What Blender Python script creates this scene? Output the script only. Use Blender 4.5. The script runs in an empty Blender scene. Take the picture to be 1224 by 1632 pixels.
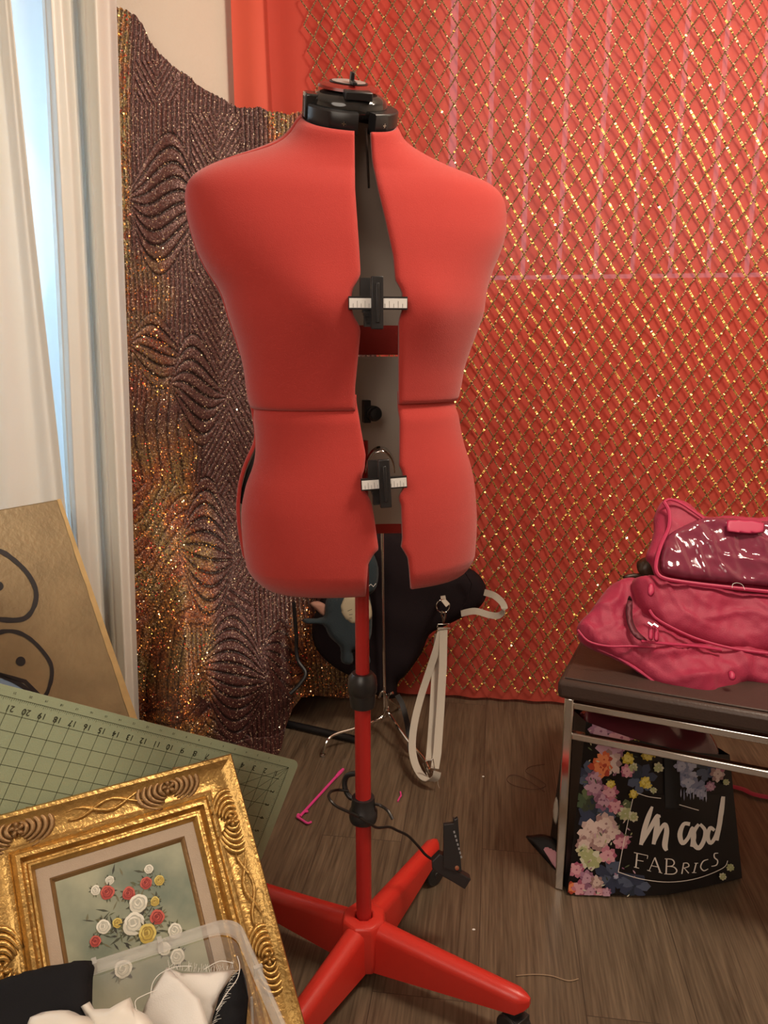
import bpy, bmesh, math, random
import numpy as np
from mathutils import Vector, Matrix, noise
from mathutils.geometry import delaunay_2d_cdt
C = bpy.context.scene.collection
R = math.radians
random.seed(7)

# ---------------------------------------------------------------- camera, world, lights, exposure
F = 1250.0; TH = R(12); H = 1.15
cam = bpy.data.cameras.new('camera'); camo = bpy.data.objects.new('camera', cam); C.objects.link(camo)
camo.location = (0, 0, H); camo.rotation_euler = (R(90) - TH, 0, 0)
cam.sensor_fit = 'VERTICAL'; cam.sensor_height = 36; cam.lens = F / 1632 * 36; cam.clip_start = 0.05
bpy.context.scene.camera = camo
vs = bpy.context.scene.view_settings
vs.view_transform = 'Standard'; vs.look = 'None'; vs.gamma = 1; vs.exposure = 0.06
try: vs.use_curve_mapping = False
except Exception: pass
w = bpy.data.worlds.new('daylight'); bpy.context.scene.world = w; w.use_nodes = True
w.node_tree.nodes['Background'].inputs[0].default_value = (.60, .82, 1, 1)
w.node_tree.nodes['Background'].inputs[1].default_value = 2.2

def area(name, loc, tgt, size, power, col, shape='DISK'):
    l = bpy.data.lights.new(name, 'AREA'); l.shape = shape; l.size = size; l.energy = power; l.color = col
    o = bpy.data.objects.new(name, l); C.objects.link(o); o.location = loc
    o.rotation_euler = (Vector(tgt) - Vector(loc)).to_track_quat('-Z', 'Y').to_euler()
    return o
area('ceiling_lamp_light', (.90, .95, 2.5), (.35, 2.1, .8), .45, 33, (1, .84, .66))
area('rear_fill_light', (-.7, -1.0, 2.0), (-.1, 1.2, .9), 1.6, 25, (1, .87, .73))  # broad fill added behind the camera, hung well below the ceiling
area('sparkle_light', (1.35, 1.0, 2.45), (.6, 2.2, .6), .12, 5, (1, .84, .66))  # small lamp added to make the sequins sparkle, no real fixture
area('daylight_at_window', (-1.5, 2.5, 1.5), (-.6, 1.4, .9), 1.0, 14, (.55, .80, 1))

# ---------------------------------------------------------------- pixel rays (f = 1250 px, 1224 x 1632)
CT, ST = math.cos(TH), math.sin(TH)
CAM = Vector((0, 0, H))
def ray(px, py):
    u = (px - 612) / F; v = (py - 816) / F
    return Vector((u, CT - v * ST, -ST - v * CT))
def aty(px, py, Y):
    r = ray(px, py); return CAM + r * (Y / r.y)
def atz(px, py, z):
    r = ray(px, py); return CAM + r * ((z - H) / r.z)
def atp(px, py, O, N):
    r = ray(px, py); N = Vector(N); return CAM + r * ((Vector(O) - CAM).dot(N) / r.dot(N))
def proj(p):
    d = Vector(p) - CAM; z = d.y * CT - d.z * ST
    return 612 + F * d.x / z, 816 - F * (d.y * ST + d.z * CT) / z

# ---------------------------------------------------------------- materials
def lin(c):
    return tuple(((x / 255) / 12.92 if x / 255 <= .04045 else (((x / 255) + .055) / 1.055) ** 2.4) for x in c) + (1,)
def mat(name, col, rough=.6, metal=0, var=0, vscale=30, bump=0, bscale=200, spec=.5, trans=0, alpha=1, sheen=0, coat=0):
    m = bpy.data.materials.new(name); m.use_nodes = True
    nt = m.node_tree; b = nt.nodes['Principled BSDF']
    b.inputs['Base Color'].default_value = tuple(col[:3]) + (1,)
    b.inputs['Roughness'].default_value = rough; b.inputs['Metallic'].default_value = metal
    b.inputs['Specular IOR Level'].default_value = spec
    b.inputs['Transmission Weight'].default_value = trans; b.inputs['Alpha'].default_value = alpha
    b.inputs['Sheen Weight'].default_value = sheen; b.inputs['Coat Weight'].default_value = coat
    tc = nt.nodes.new('ShaderNodeTexCoord')
    if var:
        n = nt.nodes.new('ShaderNodeTexNoise'); n.inputs['Scale'].default_value = vscale; n.inputs['Detail'].default_value = 4
        mx = nt.nodes.new('ShaderNodeMix'); mx.data_type = 'RGBA'
        mx.inputs[6].default_value = tuple(min(1, x * (1 - var)) for x in col[:3]) + (1,)
        mx.inputs[7].default_value = tuple(min(1, x * (1 + var)) for x in col[:3]) + (1,)
        nt.links.new(tc.outputs['Object'], n.inputs['Vector']); nt.links.new(n.outputs[0], mx.inputs[0])
        nt.links.new(mx.outputs[2], b.inputs['Base Color'])
    if bump:
        n = nt.nodes.new('ShaderNodeTexNoise'); n.inputs['Scale'].default_value = bscale; n.inputs['Detail'].default_value = 3
        bp = nt.nodes.new('ShaderNodeBump'); bp.inputs['Strength'].default_value = bump; bp.inputs['Distance'].default_value = .002
        nt.links.new(tc.outputs['Object'], n.inputs['Vector']); nt.links.new(n.outputs[0], bp.inputs['Height'])
        nt.links.new(bp.outputs[0], b.inputs['Normal'])
    return m
def thin_cloth(name, col, tl=.4, tr=.0, rough=.8, tcol=None, bump=0):
    m = bpy.data.materials.new(name); m.use_nodes = True; nt = m.node_tree; b = nt.nodes['Principled BSDF']; out = nt.nodes['Material Output']
    b.inputs['Base Color'].default_value = tuple(col[:3]) + (1,); b.inputs['Roughness'].default_value = rough
    t = nt.nodes.new('ShaderNodeBsdfTranslucent'); t.inputs[0].default_value = tuple((tcol or col)[:3]) + (1,)
    mx = nt.nodes.new('ShaderNodeMixShader'); mx.inputs[0].default_value = tl
    nt.links.new(b.outputs[0], mx.inputs[1]); nt.links.new(t.outputs[0], mx.inputs[2]); last = mx
    if tr:
        p = nt.nodes.new('ShaderNodeBsdfTransparent'); p.inputs[0].default_value = (1, .9, .9, 1)
        m2 = nt.nodes.new('ShaderNodeMixShader'); m2.inputs[0].default_value = tr
        nt.links.new(mx.outputs[0], m2.inputs[1]); nt.links.new(p.outputs[0], m2.inputs[2]); last = m2
    if bump:
        tc = nt.nodes.new('ShaderNodeTexCoord')
        n = nt.nodes.new('ShaderNodeTexNoise'); n.inputs['Scale'].default_value = 350
        bp = nt.nodes.new('ShaderNodeBump'); bp.inputs['Strength'].default_value = bump; bp.inputs['Distance'].default_value = .001
        nt.links.new(tc.outputs['Object'], n.inputs['Vector']); nt.links.new(n.outputs[0], bp.inputs['Height']); nt.links.new(bp.outputs[0], b.inputs['Normal'])
    nt.links.new(last.outputs[0], out.inputs[0])
    return m
def glitter(name, metal=.6, rough=.35, spread=.7, cell=420, attr='Col', gl=.5):
    """vertex-coloured sequin cloth: flakes with scattered normals and brightness"""
    m = bpy.data.materials.new(name); m.use_nodes = True; nt = m.node_tree; b = nt.nodes['Principled BSDF']
    at = nt.nodes.new('ShaderNodeAttribute'); at.attribute_name = attr
    tc = nt.nodes.new('ShaderNodeTexCoord'); vo = nt.nodes.new('ShaderNodeTexVoronoi'); vo.inputs['Scale'].default_value = cell
    nt.links.new(tc.outputs['Object'], vo.inputs['Vector'])
    sep = nt.nodes.new('ShaderNodeSeparateColor'); nt.links.new(vo.outputs['Color'], sep.inputs[0])
    mr = nt.nodes.new('ShaderNodeMapRange'); mr.inputs['To Min'].default_value = 1 - gl; mr.inputs['To Max'].default_value = 1 + gl
    nt.links.new(sep.outputs[0], mr.inputs['Value'])
    mul = nt.nodes.new('ShaderNodeVectorMath'); mul.operation = 'SCALE'
    nt.links.new(at.outputs['Color'], mul.inputs[0]); nt.links.new(mr.outputs[0], mul.inputs['Scale'])
    gt = nt.nodes.new('ShaderNodeMath'); gt.operation = 'GREATER_THAN'; gt.inputs[1].default_value = .965; nt.links.new(sep.outputs[1], gt.inputs[0])
    mg = nt.nodes.new('ShaderNodeMath'); mg.operation = 'MULTIPLY'; mg.inputs[1].default_value = .75; nt.links.new(gt.outputs[0], mg.inputs[0])
    spk = nt.nodes.new('ShaderNodeMix'); spk.data_type = 'RGBA'; spk.inputs[7].default_value = (.95, .72, .5, 1)  # a few flakes get a pale sparkle painted into their base colour
    nt.links.new(mg.outputs[0], spk.inputs[0]); nt.links.new(mul.outputs[0], spk.inputs[6]); nt.links.new(spk.outputs[2], b.inputs['Base Color'])
    sub = nt.nodes.new('ShaderNodeVectorMath'); sub.operation = 'SUBTRACT'; sub.inputs[1].default_value = (.5, .5, .5)
    sc = nt.nodes.new('ShaderNodeVectorMath'); sc.operation = 'SCALE'; sc.inputs['Scale'].default_value = spread
    g = nt.nodes.new('ShaderNodeNewGeometry'); ad = nt.nodes.new('ShaderNodeVectorMath'); nm = nt.nodes.new('ShaderNodeVectorMath'); nm.operation = 'NORMALIZE'
    nt.links.new(vo.outputs['Color'], sub.inputs[0]); nt.links.new(sub.outputs[0], sc.inputs[0])
    nt.links.new(g.outputs['Normal'], ad.inputs[0]); nt.links.new(sc.outputs[0], ad.inputs[1]); nt.links.new(ad.outputs[0], nm.inputs[0])
    nt.links.new(nm.outputs[0], b.inputs['Normal'])
    b.inputs['Metallic'].default_value = metal; b.inputs['Roughness'].default_value = rough
    return m

# ---------------------------------------------------------------- mesh helpers
def link(name, verts, faces, m=None, parent=None, smooth=True, mi=None):
    me = bpy.data.meshes.new(name); me.from_pydata([tuple(v) for v in verts], [], [tuple(f) for f in faces]); me.update()
    o = bpy.data.objects.new(name, me); C.objects.link(o)
    for x in (m if isinstance(m, (list, tuple)) else [m]): me.materials.append(x)
    if mi is not None: me.polygons.foreach_set('material_index', mi)
    if smooth: me.polygons.foreach_set('use_smooth', [True] * len(me.polygons))
    if parent is not None:
        o.parent = parent
        o.matrix_parent_inverse = parent.matrix_basis.inverted()
    return o
def tag(o, label=None, cat=None, group=None, kind=None):
    if label: o['label'] = label
    if cat: o['category'] = cat
    if group: o['group'] = group
    if kind: o['kind'] = kind
    return o
def root(name, loc, label, cat, group=None):
    o = bpy.data.objects.new(name, None); C.objects.link(o); o.location = loc; o.empty_display_size = .05
    return tag(o, label, cat, group)
class MB:
    def __init__(s): s.v = []; s.f = []; s.m = []
    def add(s, vs_, fs, mi=0):
        n = len(s.v); s.v += [Vector(v) for v in vs_]; s.f += [[i + n for i in f] for f in fs]; s.m += [mi] * len(fs); return s
    def box(s, lo, hi, mi=0, M=None):
        x0, y0, z0 = lo; x1, y1, z1 = hi
        v = [Vector(p) for p in ((x0,y0,z0),(x1,y0,z0),(x1,y1,z0),(x0,y1,z0),(x0,y0,z1),(x1,y0,z1),(x1,y1,z1),(x0,y1,z1))]
        if M is not None: v = [M @ p for p in v]
        return s.add(v, [(0,3,2,1),(4,5,6,7),(0,1,5,4),(1,2,6,5),(2,3,7,6),(3,0,4,7)], mi)
    def tube(s, pts, r, n=10, mi=0, caps=True, closed=False, flat=None):
        pts = [Vector(p) for p in pts]; L = len(pts)
        rr = r if isinstance(r, (list, tuple)) else [r] * L
        up = None; rings = []
        for i, p in enumerate(pts):
            a = pts[(i - 1) % L] if (i > 0 or closed) else p; b = pts[(i + 1) % L] if (i < L - 1 or closed) else p
            t = (b - a); t = t.normalized() if t.length > 1e-9 else Vector((0, 0, 1))
            if up is None: up = Vector((0, 0, 1)) if abs(t.z) < .9 else Vector((1, 0, 0))
            sd = t.cross(up).normalized(); up = sd.cross(t).normalized()
            if flat: rings.append([p + sd * flat[0] * math.cos(2*math.pi*k/n) + up * flat[1] * math.sin(2*math.pi*k/n) for k in range(n)])
            else: rings.append([p + (sd * math.cos(2*math.pi*k/n) + up * math.sin(2*math.pi*k/n)) * rr[i] for k in range(n)])
        v = [q for g in rings for q in g]; f = []
        for i in range(L if closed else L - 1):
            j = (i + 1) % L
            for k in range(n): f.append((i*n+k, i*n+(k+1)%n, j*n+(k+1)%n, j*n+k))
        if caps and not closed: f += [tuple(range(n))[::-1], tuple((L-1)*n + k for k in range(n))]
        return s.add(v, f, mi)
    def lathe(s, prof, M=None, n=32, mi=0):
        v = []; f = []
        for r_, z_ in prof:
            for k in range(n):
                p = Vector((r_ * math.cos(2*math.pi*k/n), r_ * math.sin(2*math.pi*k/n), z_)); v.append(M @ p if M is not None else p)
        for i in range(len(prof) - 1):
            for k in range(n): f.append((i*n+k, i*n+(k+1)%n, (i+1)*n+(k+1)%n, (i+1)*n+k))
        f += [tuple(range(n))[::-1], tuple((len(prof)-1)*n + k for k in range(n))]
        return s.add(v, f, mi)
    def prism(s, poly, M, d, mi=0):
        """2D polygon extruded d along local -z..+z through M"""
        n = len(poly); v = [M @ Vector((x, y, 0)) for x, y in poly] + [M @ Vector((x, y, d)) for x, y in poly]
        f = [tuple(range(n))[::-1], tuple(range(n, 2*n))] + [(i, (i+1) % n, n + (i+1) % n, n + i) for i in range(n)]
        return s.add(v, f, mi)
    def build(s, name, m, parent=None, smooth=True, bevel=0, auto=True):
        o = link(name, s.v, s.f, m, parent, smooth, s.m)
        if bevel:
            b = o.modifiers.new('bevel', 'BEVEL'); b.width = bevel; b.segments = 2; b.limit_method = 'ANGLE'; b.angle_limit = R(40)
        if smooth and auto:
            o.data.set_sharp_from_angle(angle=R(42))
        return o
def spl(pts, n=8, closed=False):
    """Catmull-Rom through points"""
    P = [Vector(p) for p in pts]; L = len(P); out = []
    for i in range(L if closed else L - 1):
        g = (lambda k: P[k % L]) if closed else (lambda k: P[max(0, min(L - 1, k))])
        p0, p1, p2, p3 = g(i-1), g(i), g(i+1), g(i+2)
        for j in range(n):
            t = j / n
            out.append(.5 * ((2*p1) + (p2-p0)*t + (2*p0-5*p1+4*p2-p3)*t*t + (3*p1-p0-3*p2+p3)*t**3))
    if not closed: out.append(P[-1])
    return out
def sheet(fn, nu, nv, name, m, parent=None, thick=0):
    v = [fn(i/nu, j/nv) for j in range(nv+1) for i in range(nu+1)]
    f = [(j*(nu+1)+i, j*(nu+1)+i+1, (j+1)*(nu+1)+i+1, (j+1)*(nu+1)+i) for j in range(nv) for i in range(nu)]
    o = link(name, v, f, m, parent)
    if thick:
        sm = o.modifiers.new('thick', 'SOLIDIFY'); sm.thickness = thick; sm.offset = 0
    return o
def nz(x, y, z=0, s=1):
    return noise.noise(Vector((x * s, y * s, z)))
def ss(a, b, x):
    t = max(0, min(1, (x - a) / (b - a))); return t * t * (3 - 2 * t)
def frame_on(O, U, N):
    """matrix with local x=U, z=N at O"""
    N = Vector(N).normalized(); U = (Vector(U) - N * Vector(U).dot(N)).normalized(); V = N.cross(U)
    M = Matrix.Identity(4)
    for i in range(3): M[i][0] = U[i]; M[i][1] = V[i]; M[i][2] = N[i]; M[i][3] = O[i]
    return M
def puff(name, poly, M, m, parent=None, d=.05, edge=.05, back=.6, step=.012, wr=.0, wrs=20, fn=None, smoothn=3, seed=0):
    """closed cushion-like body over a 2D outline (in M's plane), bulging d to the front and d*back to the rear"""
    P = [Vector((x, y)) for x, y in poly]
    if smoothn: P = [Vector((q.x, q.y)) for q in spl([(p.x, p.y, 0) for p in P], smoothn, True)]
    xs = [p.x for p in P]; ys = [p.y for p in P]
    A = np.array([(p.x, p.y) for p in P]); B = np.roll(A, -1, 0)
    def dist(q):
        q = np.array(q); ab = B - A; t = np.clip(((q - A) * ab).sum(1) / np.maximum((ab**2).sum(1), 1e-12), 0, 1)
        return float(np.sqrt((((A + ab * t[:, None]) - q)**2).sum(1)).min())
    def inside(q):
        c = False
        for a, b in zip(A, B):
            if (a[1] > q[1]) != (b[1] > q[1]) and q[0] < (b[0]-a[0]) * (q[1]-a[1]) / (b[1]-a[1]) + a[0]: c = not c
        return c
    pts = [Vector(p) for p in P]; nb = len(pts); j = 0; y = min(ys)
    while y < max(ys):
        x = min(xs) + (step / 2 if j % 2 else 0)
        while x < max(xs):
            if inside((x, y)) and dist((x, y)) > step * .45: pts.append(Vector((x, y)))
            x += step
        y += step * .87; j += 1
    vo, _, fo, *_r = delaunay_2d_cdt(pts, [(i, (i+1) % nb) for i in range(nb)], [], 1, 1e-7)
    D = [dist(v) for v in vo]; N = len(vo); V = []; bot = {}
    def prof(dd): t = min(1, dd / edge); return math.sqrt(max(0, 1 - (1 - t)**2))
    for v, dd in zip(vo, D):
        a = prof(dd); z = d * a + (wr * a * nz(v.x + seed, v.y, seed, wrs) if wr else 0)
        if fn: z += a * fn(v.x, v.y)
        V.append(M @ Vector((v.x, v.y, z)))
    for i, (v, dd) in enumerate(zip(vo, D)):
        if dd < 1e-5: bot[i] = i
        else: bot[i] = len(V); V.append(M @ Vector((v.x, v.y, -d * back * prof(dd))))
    Fs = [tuple(f) for f in fo] + [tuple(bot[i] for i in f[::-1]) for f in fo]
    return link(name, V, Fs, m, parent)
def pxpoly(pts, M):
    """pixel outline -> 2D coordinates in the plane of M"""
    Mi = M.inverted(); O = M.translation; N = M.col[2].xyz
    return [(lambda q: (q.x, q.y))(Mi @ atp(x, y, O, N)) for x, y in pts]
def text_mesh(body, size):
    c = bpy.data.curves.new('t', 'FONT'); c.body = body; c.size = size; c.align_x = 'CENTER'; c.align_y = 'CENTER'
    o = bpy.data.objects.new('t', c); C.objects.link(o)
    bpy.context.view_layer.update()
    me = bpy.data.meshes.new_from_object(o.evaluated_get(bpy.context.evaluated_depsgraph_get()))
    v = [x.co.copy() for x in me.vertices]; f = [tuple(p.vertices) for p in me.polygons]
    bpy.data.objects.remove(o); bpy.data.curves.remove(c); bpy.data.meshes.remove(me)
    return v, f
def strokes(mb, lines, wd, M, mi=0, h=.0006):
    """flat ribbons along 2D polylines; wd may be list per point"""
    for L in lines:
        pts = [Vector((p[0], p[1], 0)) for p in L]; n = len(pts); v = []
        for i, p in enumerate(pts):
            t = pts[min(n-1, i+1)] - pts[max(0, i-1)]; t.normalize(); s_ = Vector((-t.y, t.x, 0)); ww = (L[i][2] if len(L[i]) > 2 else wd) / 2
            v += [M @ (p + s_ * ww + Vector((0, 0, h))), M @ (p - s_ * ww + Vector((0, 0, h)))]
        mb.add(v, [(2*i+1, 2*i+3, 2*i+2, 2*i) for i in range(n-1)], mi)

# ---------------------------------------------------------------- room
WSL = -.14
def wallY(X): return 2.50 + WSL * (X - .05)
WU = Vector((1, WSL, 0)).normalized(); WN = Vector((WU.y, -WU.x, 0))       # along the back wall to the right, and its normal into the room
CX = -.45; CORNER = Vector((CX, wallY(CX), 0)); LU = Vector((-.7071, -.7071, 0)); LN = Vector((.7071, -.7071, 0))
m_wall = mat('wall_paint', (.76, .67, .57), .85, var=.03, vscale=6, bump=.5, bscale=120)
m_white = mat('white_trim_paint', (.8, .78, .74), .4)
def wood():
    m = bpy.data.materials.new('floor_planks'); m.use_nodes = True; nt = m.node_tree; b = nt.nodes['Principled BSDF']
    tc = nt.nodes.new('ShaderNodeTexCoord')
    def N(t, **k):
        n = nt.nodes.new(t)
        for a, b_ in k.items(): setattr(n, a, b_)
        return n
    mp = N('ShaderNodeMapping'); mp.inputs['Rotation'].default_value = (0, 0, R(8)); nt.links.new(tc.outputs['Object'], mp.inputs[0])
    mpb = N('ShaderNodeMapping'); mpb.inputs['Rotation'].default_value = (0, 0, R(90)); nt.links.new(mp.outputs[0], mpb.inputs[0])
    br = N('ShaderNodeTexBrick'); br.offset = .37
    br.inputs['Scale'].default_value = 1; br.inputs['Brick Width'].default_value = 1.2; br.inputs['Row Height'].default_value = .19
    br.inputs['Mortar Size'].default_value = .0009; br.inputs['Mortar Smooth'].default_value = .3
    br.inputs['Color1'].default_value = (.3, .3, .3, 1); br.inputs['Color2'].default_value = (.7, .7, .7, 1); br.inputs['Mortar'].default_value = (0, 0, 0, 1)
    nt.links.new(mpb.outputs[0], br.inputs[0])
    off = N('ShaderNodeVectorMath', operation='ADD'); sc = N('ShaderNodeVectorMath', operation='SCALE'); sc.inputs['Scale'].default_value = 7
    nt.links.new(br.outputs[0], sc.inputs[0]); nt.links.new(mp.outputs[0], off.inputs[0]); nt.links.new(sc.outputs[0], off.inputs[1])
    m1 = N('ShaderNodeMapping'); m1.inputs['Scale'].default_value = (26, 1.6, 1); nt.links.new(off.outputs[0], m1.inputs[0])
    n1 = N('ShaderNodeTexNoise'); n1.inputs['Scale'].default_value = 1.6; n1.inputs['Detail'].default_value = 6; n1.inputs['Distortion'].default_value = 1.6; nt.links.new(m1.outputs[0], n1.inputs[0])
    m2 = N('ShaderNodeMapping'); m2.inputs['Scale'].default_value = (170, 6, 1); nt.links.new(off.outputs[0], m2.inputs[0])
    n2 = N('ShaderNodeTexNoise'); n2.inputs['Scale'].default_value = 1.5; n2.inputs['Detail'].default_value = 3; nt.links.new(m2.outputs[0], n2.inputs[0])
    ramp = N('ShaderNodeValToRGB'); e = ramp.color_ramp.elements
    e[0].position = .32; e[0].color = (.062, .040, .024, 1); e[1].position = .68; e[1].color = (.185, .13, .083, 1)
    mixf = N('ShaderNodeMix'); mixf.inputs[0].default_value = .5; nt.links.new(n1.outputs[0], mixf.inputs[2]); nt.links.new(n2.outputs[0], mixf.inputs[3])
    nt.links.new(mixf.outputs[0], ramp.inputs[0])
    seam = N('ShaderNodeMix', data_type='RGBA'); seam.inputs[7].default_value = (.06, .038, .026, 1)
    nt.links.new(br.outputs['Fac'], seam.inputs[0]); nt.links.new(ramp.outputs[0], seam.inputs[6])
    tone = N('ShaderNodeMix', data_type='RGBA', blend_type='MULTIPLY'); tone.inputs[0].default_value = .18
    tr = N('ShaderNodeVectorMath', operation='SCALE'); tr.inputs['Scale'].default_value = 1.8; nt.links.new(br.outputs[0], tr.inputs[0])
    nt.links.new(seam.outputs[2], tone.inputs[6]); nt.links.new(tr.outputs[0], tone.inputs[7])
    nt.links.new(tone.outputs[2], b.inputs['Base Color']); b.inputs['Roughness'].default_value = .42
    bp = N('ShaderNodeBump'); bp.inputs['Strength'].default_value = .15; bp.inputs['Distance'].default_value = .001
    nt.links.new(n2.outputs[0], bp.inputs['Height']); nt.links.new(bp.outputs[0], b.inputs['Normal'])
    return m
XL, XR, YB, ZC = -2.4, 1.95, -1.6, 2.6
tag(MB().box((XL-.1, YB-.1, -.1), (XR+.1, 3.2, 0)).build('floor', wood(), smooth=False), kind='structure')
tag(MB().box((XL-.1, YB-.1, ZC), (XR+.1, 3.2, ZC+.1)).build('ceiling', m_wall, smooth=False), kind='structure')
def wallseg(name, A, B, holes=(), t=.1, out=None):
    """wall from A to B with rectangular holes (s0,s1,z0,z1); thickness away from the room (out)"""
    A = Vector(A); B = Vector(B); L = (B - A).length; u = (B - A) / L; out = Vector(out)
    M = Matrix.Identity(4)
    for i in range(3): M[i][0] = u[i]; M[i][1] = out[i]; M[i][2] = (0, 0, 1)[i]; M[i][3] = A[i]
    mb = MB(); s = 0
    for (s0, s1, z0, z1) in holes:
        mb.box((s, 0, 0), (s0, t, ZC), M=M); mb.box((s0, 0, 0), (s1, t, z0), M=M); mb.box((s0, 0, z1), (s1, t, ZC), M=M); s = s1
    mb.box((s, 0, 0), (L, t, ZC), M=M)
    return tag(mb.build(name, m_wall, smooth=False), kind='structure')
def w2(s, z=0, n=0):                                                  # s metres right of the corner along the back wall, n metres into the room
    return CORNER + WU * s + Vector((0, 0, z)) + WN * n
def l2(s, z=0, n=0):
    return CORNER + LU * s + Vector((0, 0, z)) + LN * n
WEND = (XR - CX) / WU.x
SW0 = (Vector((.147, 0, 0)).x - CX) / WU.x                            # left edge of the window behind the red cloth
WZ0 = 1.305
LEND = (CX - XL) / .7071
wallseg('wall_back', w2(0), w2(WEND), [(SW0, SW0 + 1.25, WZ0, 2.3)], out=-WN)
wallseg('wall_left', l2(0), l2(LEND), [(.42, 1.5, .5, 2.3)], out=-LN)
wallseg('wall_side', (XL, l2(LEND).y, 0), (XL, YB, 0), out=(-1, 0, 0))
wallseg('wall_right', (XR, w2(WEND).y, 0), (XR, YB, 0), out=(1, 0, 0))
wallseg('wall_rear', (XL, YB, 0), (XR, YB, 0), out=(0, -1, 0))
def window(name, P, s0, s1, z0, z1, out):
    u = (P(1) - P(0)); M = Matrix.Identity(4); o = P(s0)
    for i in range(3): M[i][0] = u[i]; M[i][1] = out[i]; M[i][2] = (0, 0, 1)[i]; M[i][3] = o[i]
    L = s1 - s0; r = root(name, o + Vector((0, 0, z0)), None, None); tag(r, kind='structure')
    mb = MB()
    for a, b in (((0, .03, z0), (L, .08, z0+.04)), ((0, .03, z1-.04), (L, .08, z1)), ((0, .03, z0), (.04, .08, z1)), ((L-.04, .03, z0), (L, .08, z1)), ((L/2-.02, .03, z0), (L/2+.02, .08, z1))):
        mb.box(a, b, M=M)
    mb.build('window_frame', m_white, r, smooth=False)
    MB().box((.03, .053, z0+.03), (L-.03, .057, z1-.03), M=M).build('pane', mat('window_glass', (1, 1, 1), .0, trans=1, spec=.5), r, smooth=False)
window('window_1', l2, .42, 1.5, .5, 2.3, -LN)
window('window_2', w2, SW0, SW0 + 1.25, WZ0, 2.3, -WN)
# vertical blind behind the red cloth
m_vane = thin_cloth('blind_vinyl', (.85, .83, .80), .65)
bl = root('vertical_blind', w2(SW0 + .6, 2.3, .0), 'white vertical blind seen as pale pink lines through the red cloth', 'window blind')
MB().box((0, 0, 0), (1.24, .03, .02), M=frame_on(w2(SW0, 2.31, .006), WU, WN)).build('headrail', m_white, bl, smooth=False)
for k in range(11):
    s = SW0 + .066 + k * .106
    MB().box((0, 0, 0), (.092, .95, .0012), M=frame_on(w2(s, WZ0 + .050, .004), WU, WN)).build('vane', m_vane, bl, smooth=False)
for nm, P, a, b, n_ in (('baseboard_back', w2, 0, WEND, WN), ('baseboard_left', l2, 0, LEND, LN)):
    u = P(1) - P(0)
    M = frame_on(P(a), u, n_)
    mb = MB(); sgn = 1 if M.col[1].z > 0 else -1
    mb.box((0, 0 if sgn > 0 else -.09, 0), (b - a, .09 if sgn > 0 else 0, .010), M=M)
    tag(mb.build(nm, m_white, smooth=False), kind='structure')
# ---------------------------------------------------------------- red backdrop cloth (two lengths)
m_red1 = thin_cloth('red_satin_lining', (.95, .15, .09), .25, 0, .6)
m_red2 = thin_cloth('red_thin_cloth', (.72, .115, .078), .42, .05, .75, (.9, .16, .12))
def backdrop(s0, s1, z0, z1, n0, name, m, lab, amp, seed, slant=0):
    def fn(u, v):
        s = s0 + (s1 - s0) * u; z = z0 + (z1 - z0) * v
        n = n0 + amp * (.6 * math.sin(s * 21 + nz(s, z, seed, 1.2) * 3) + .8 * nz(s * 2, z * .5, seed, 2)) + .004 * math.sin(s*60+seed)
        s2 = s + (1 - v) * slant * (1 - u)
        return w2(s2, z + .006 * nz(s, 0, seed, 8) * (1 - v), max(.034, n))
    o = sheet(fn, 150, 60, name, m)
    return tag(o, lab, 'backdrop cloth')
sA = .012
backdrop(sA, .5, .02, 2.5, .042, 'backdrop_cloth', m_red1, 'narrow deep red cloth strip hanging along the beige wall edge', .003, 3)
backdrop(.115, WEND - .25, .012, 2.52, .056, 'backdrop_cloth', m_red2, 'wide thin red cloth pinned up as backdrop behind the gold net', .005, 9, slant=.06)

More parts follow.
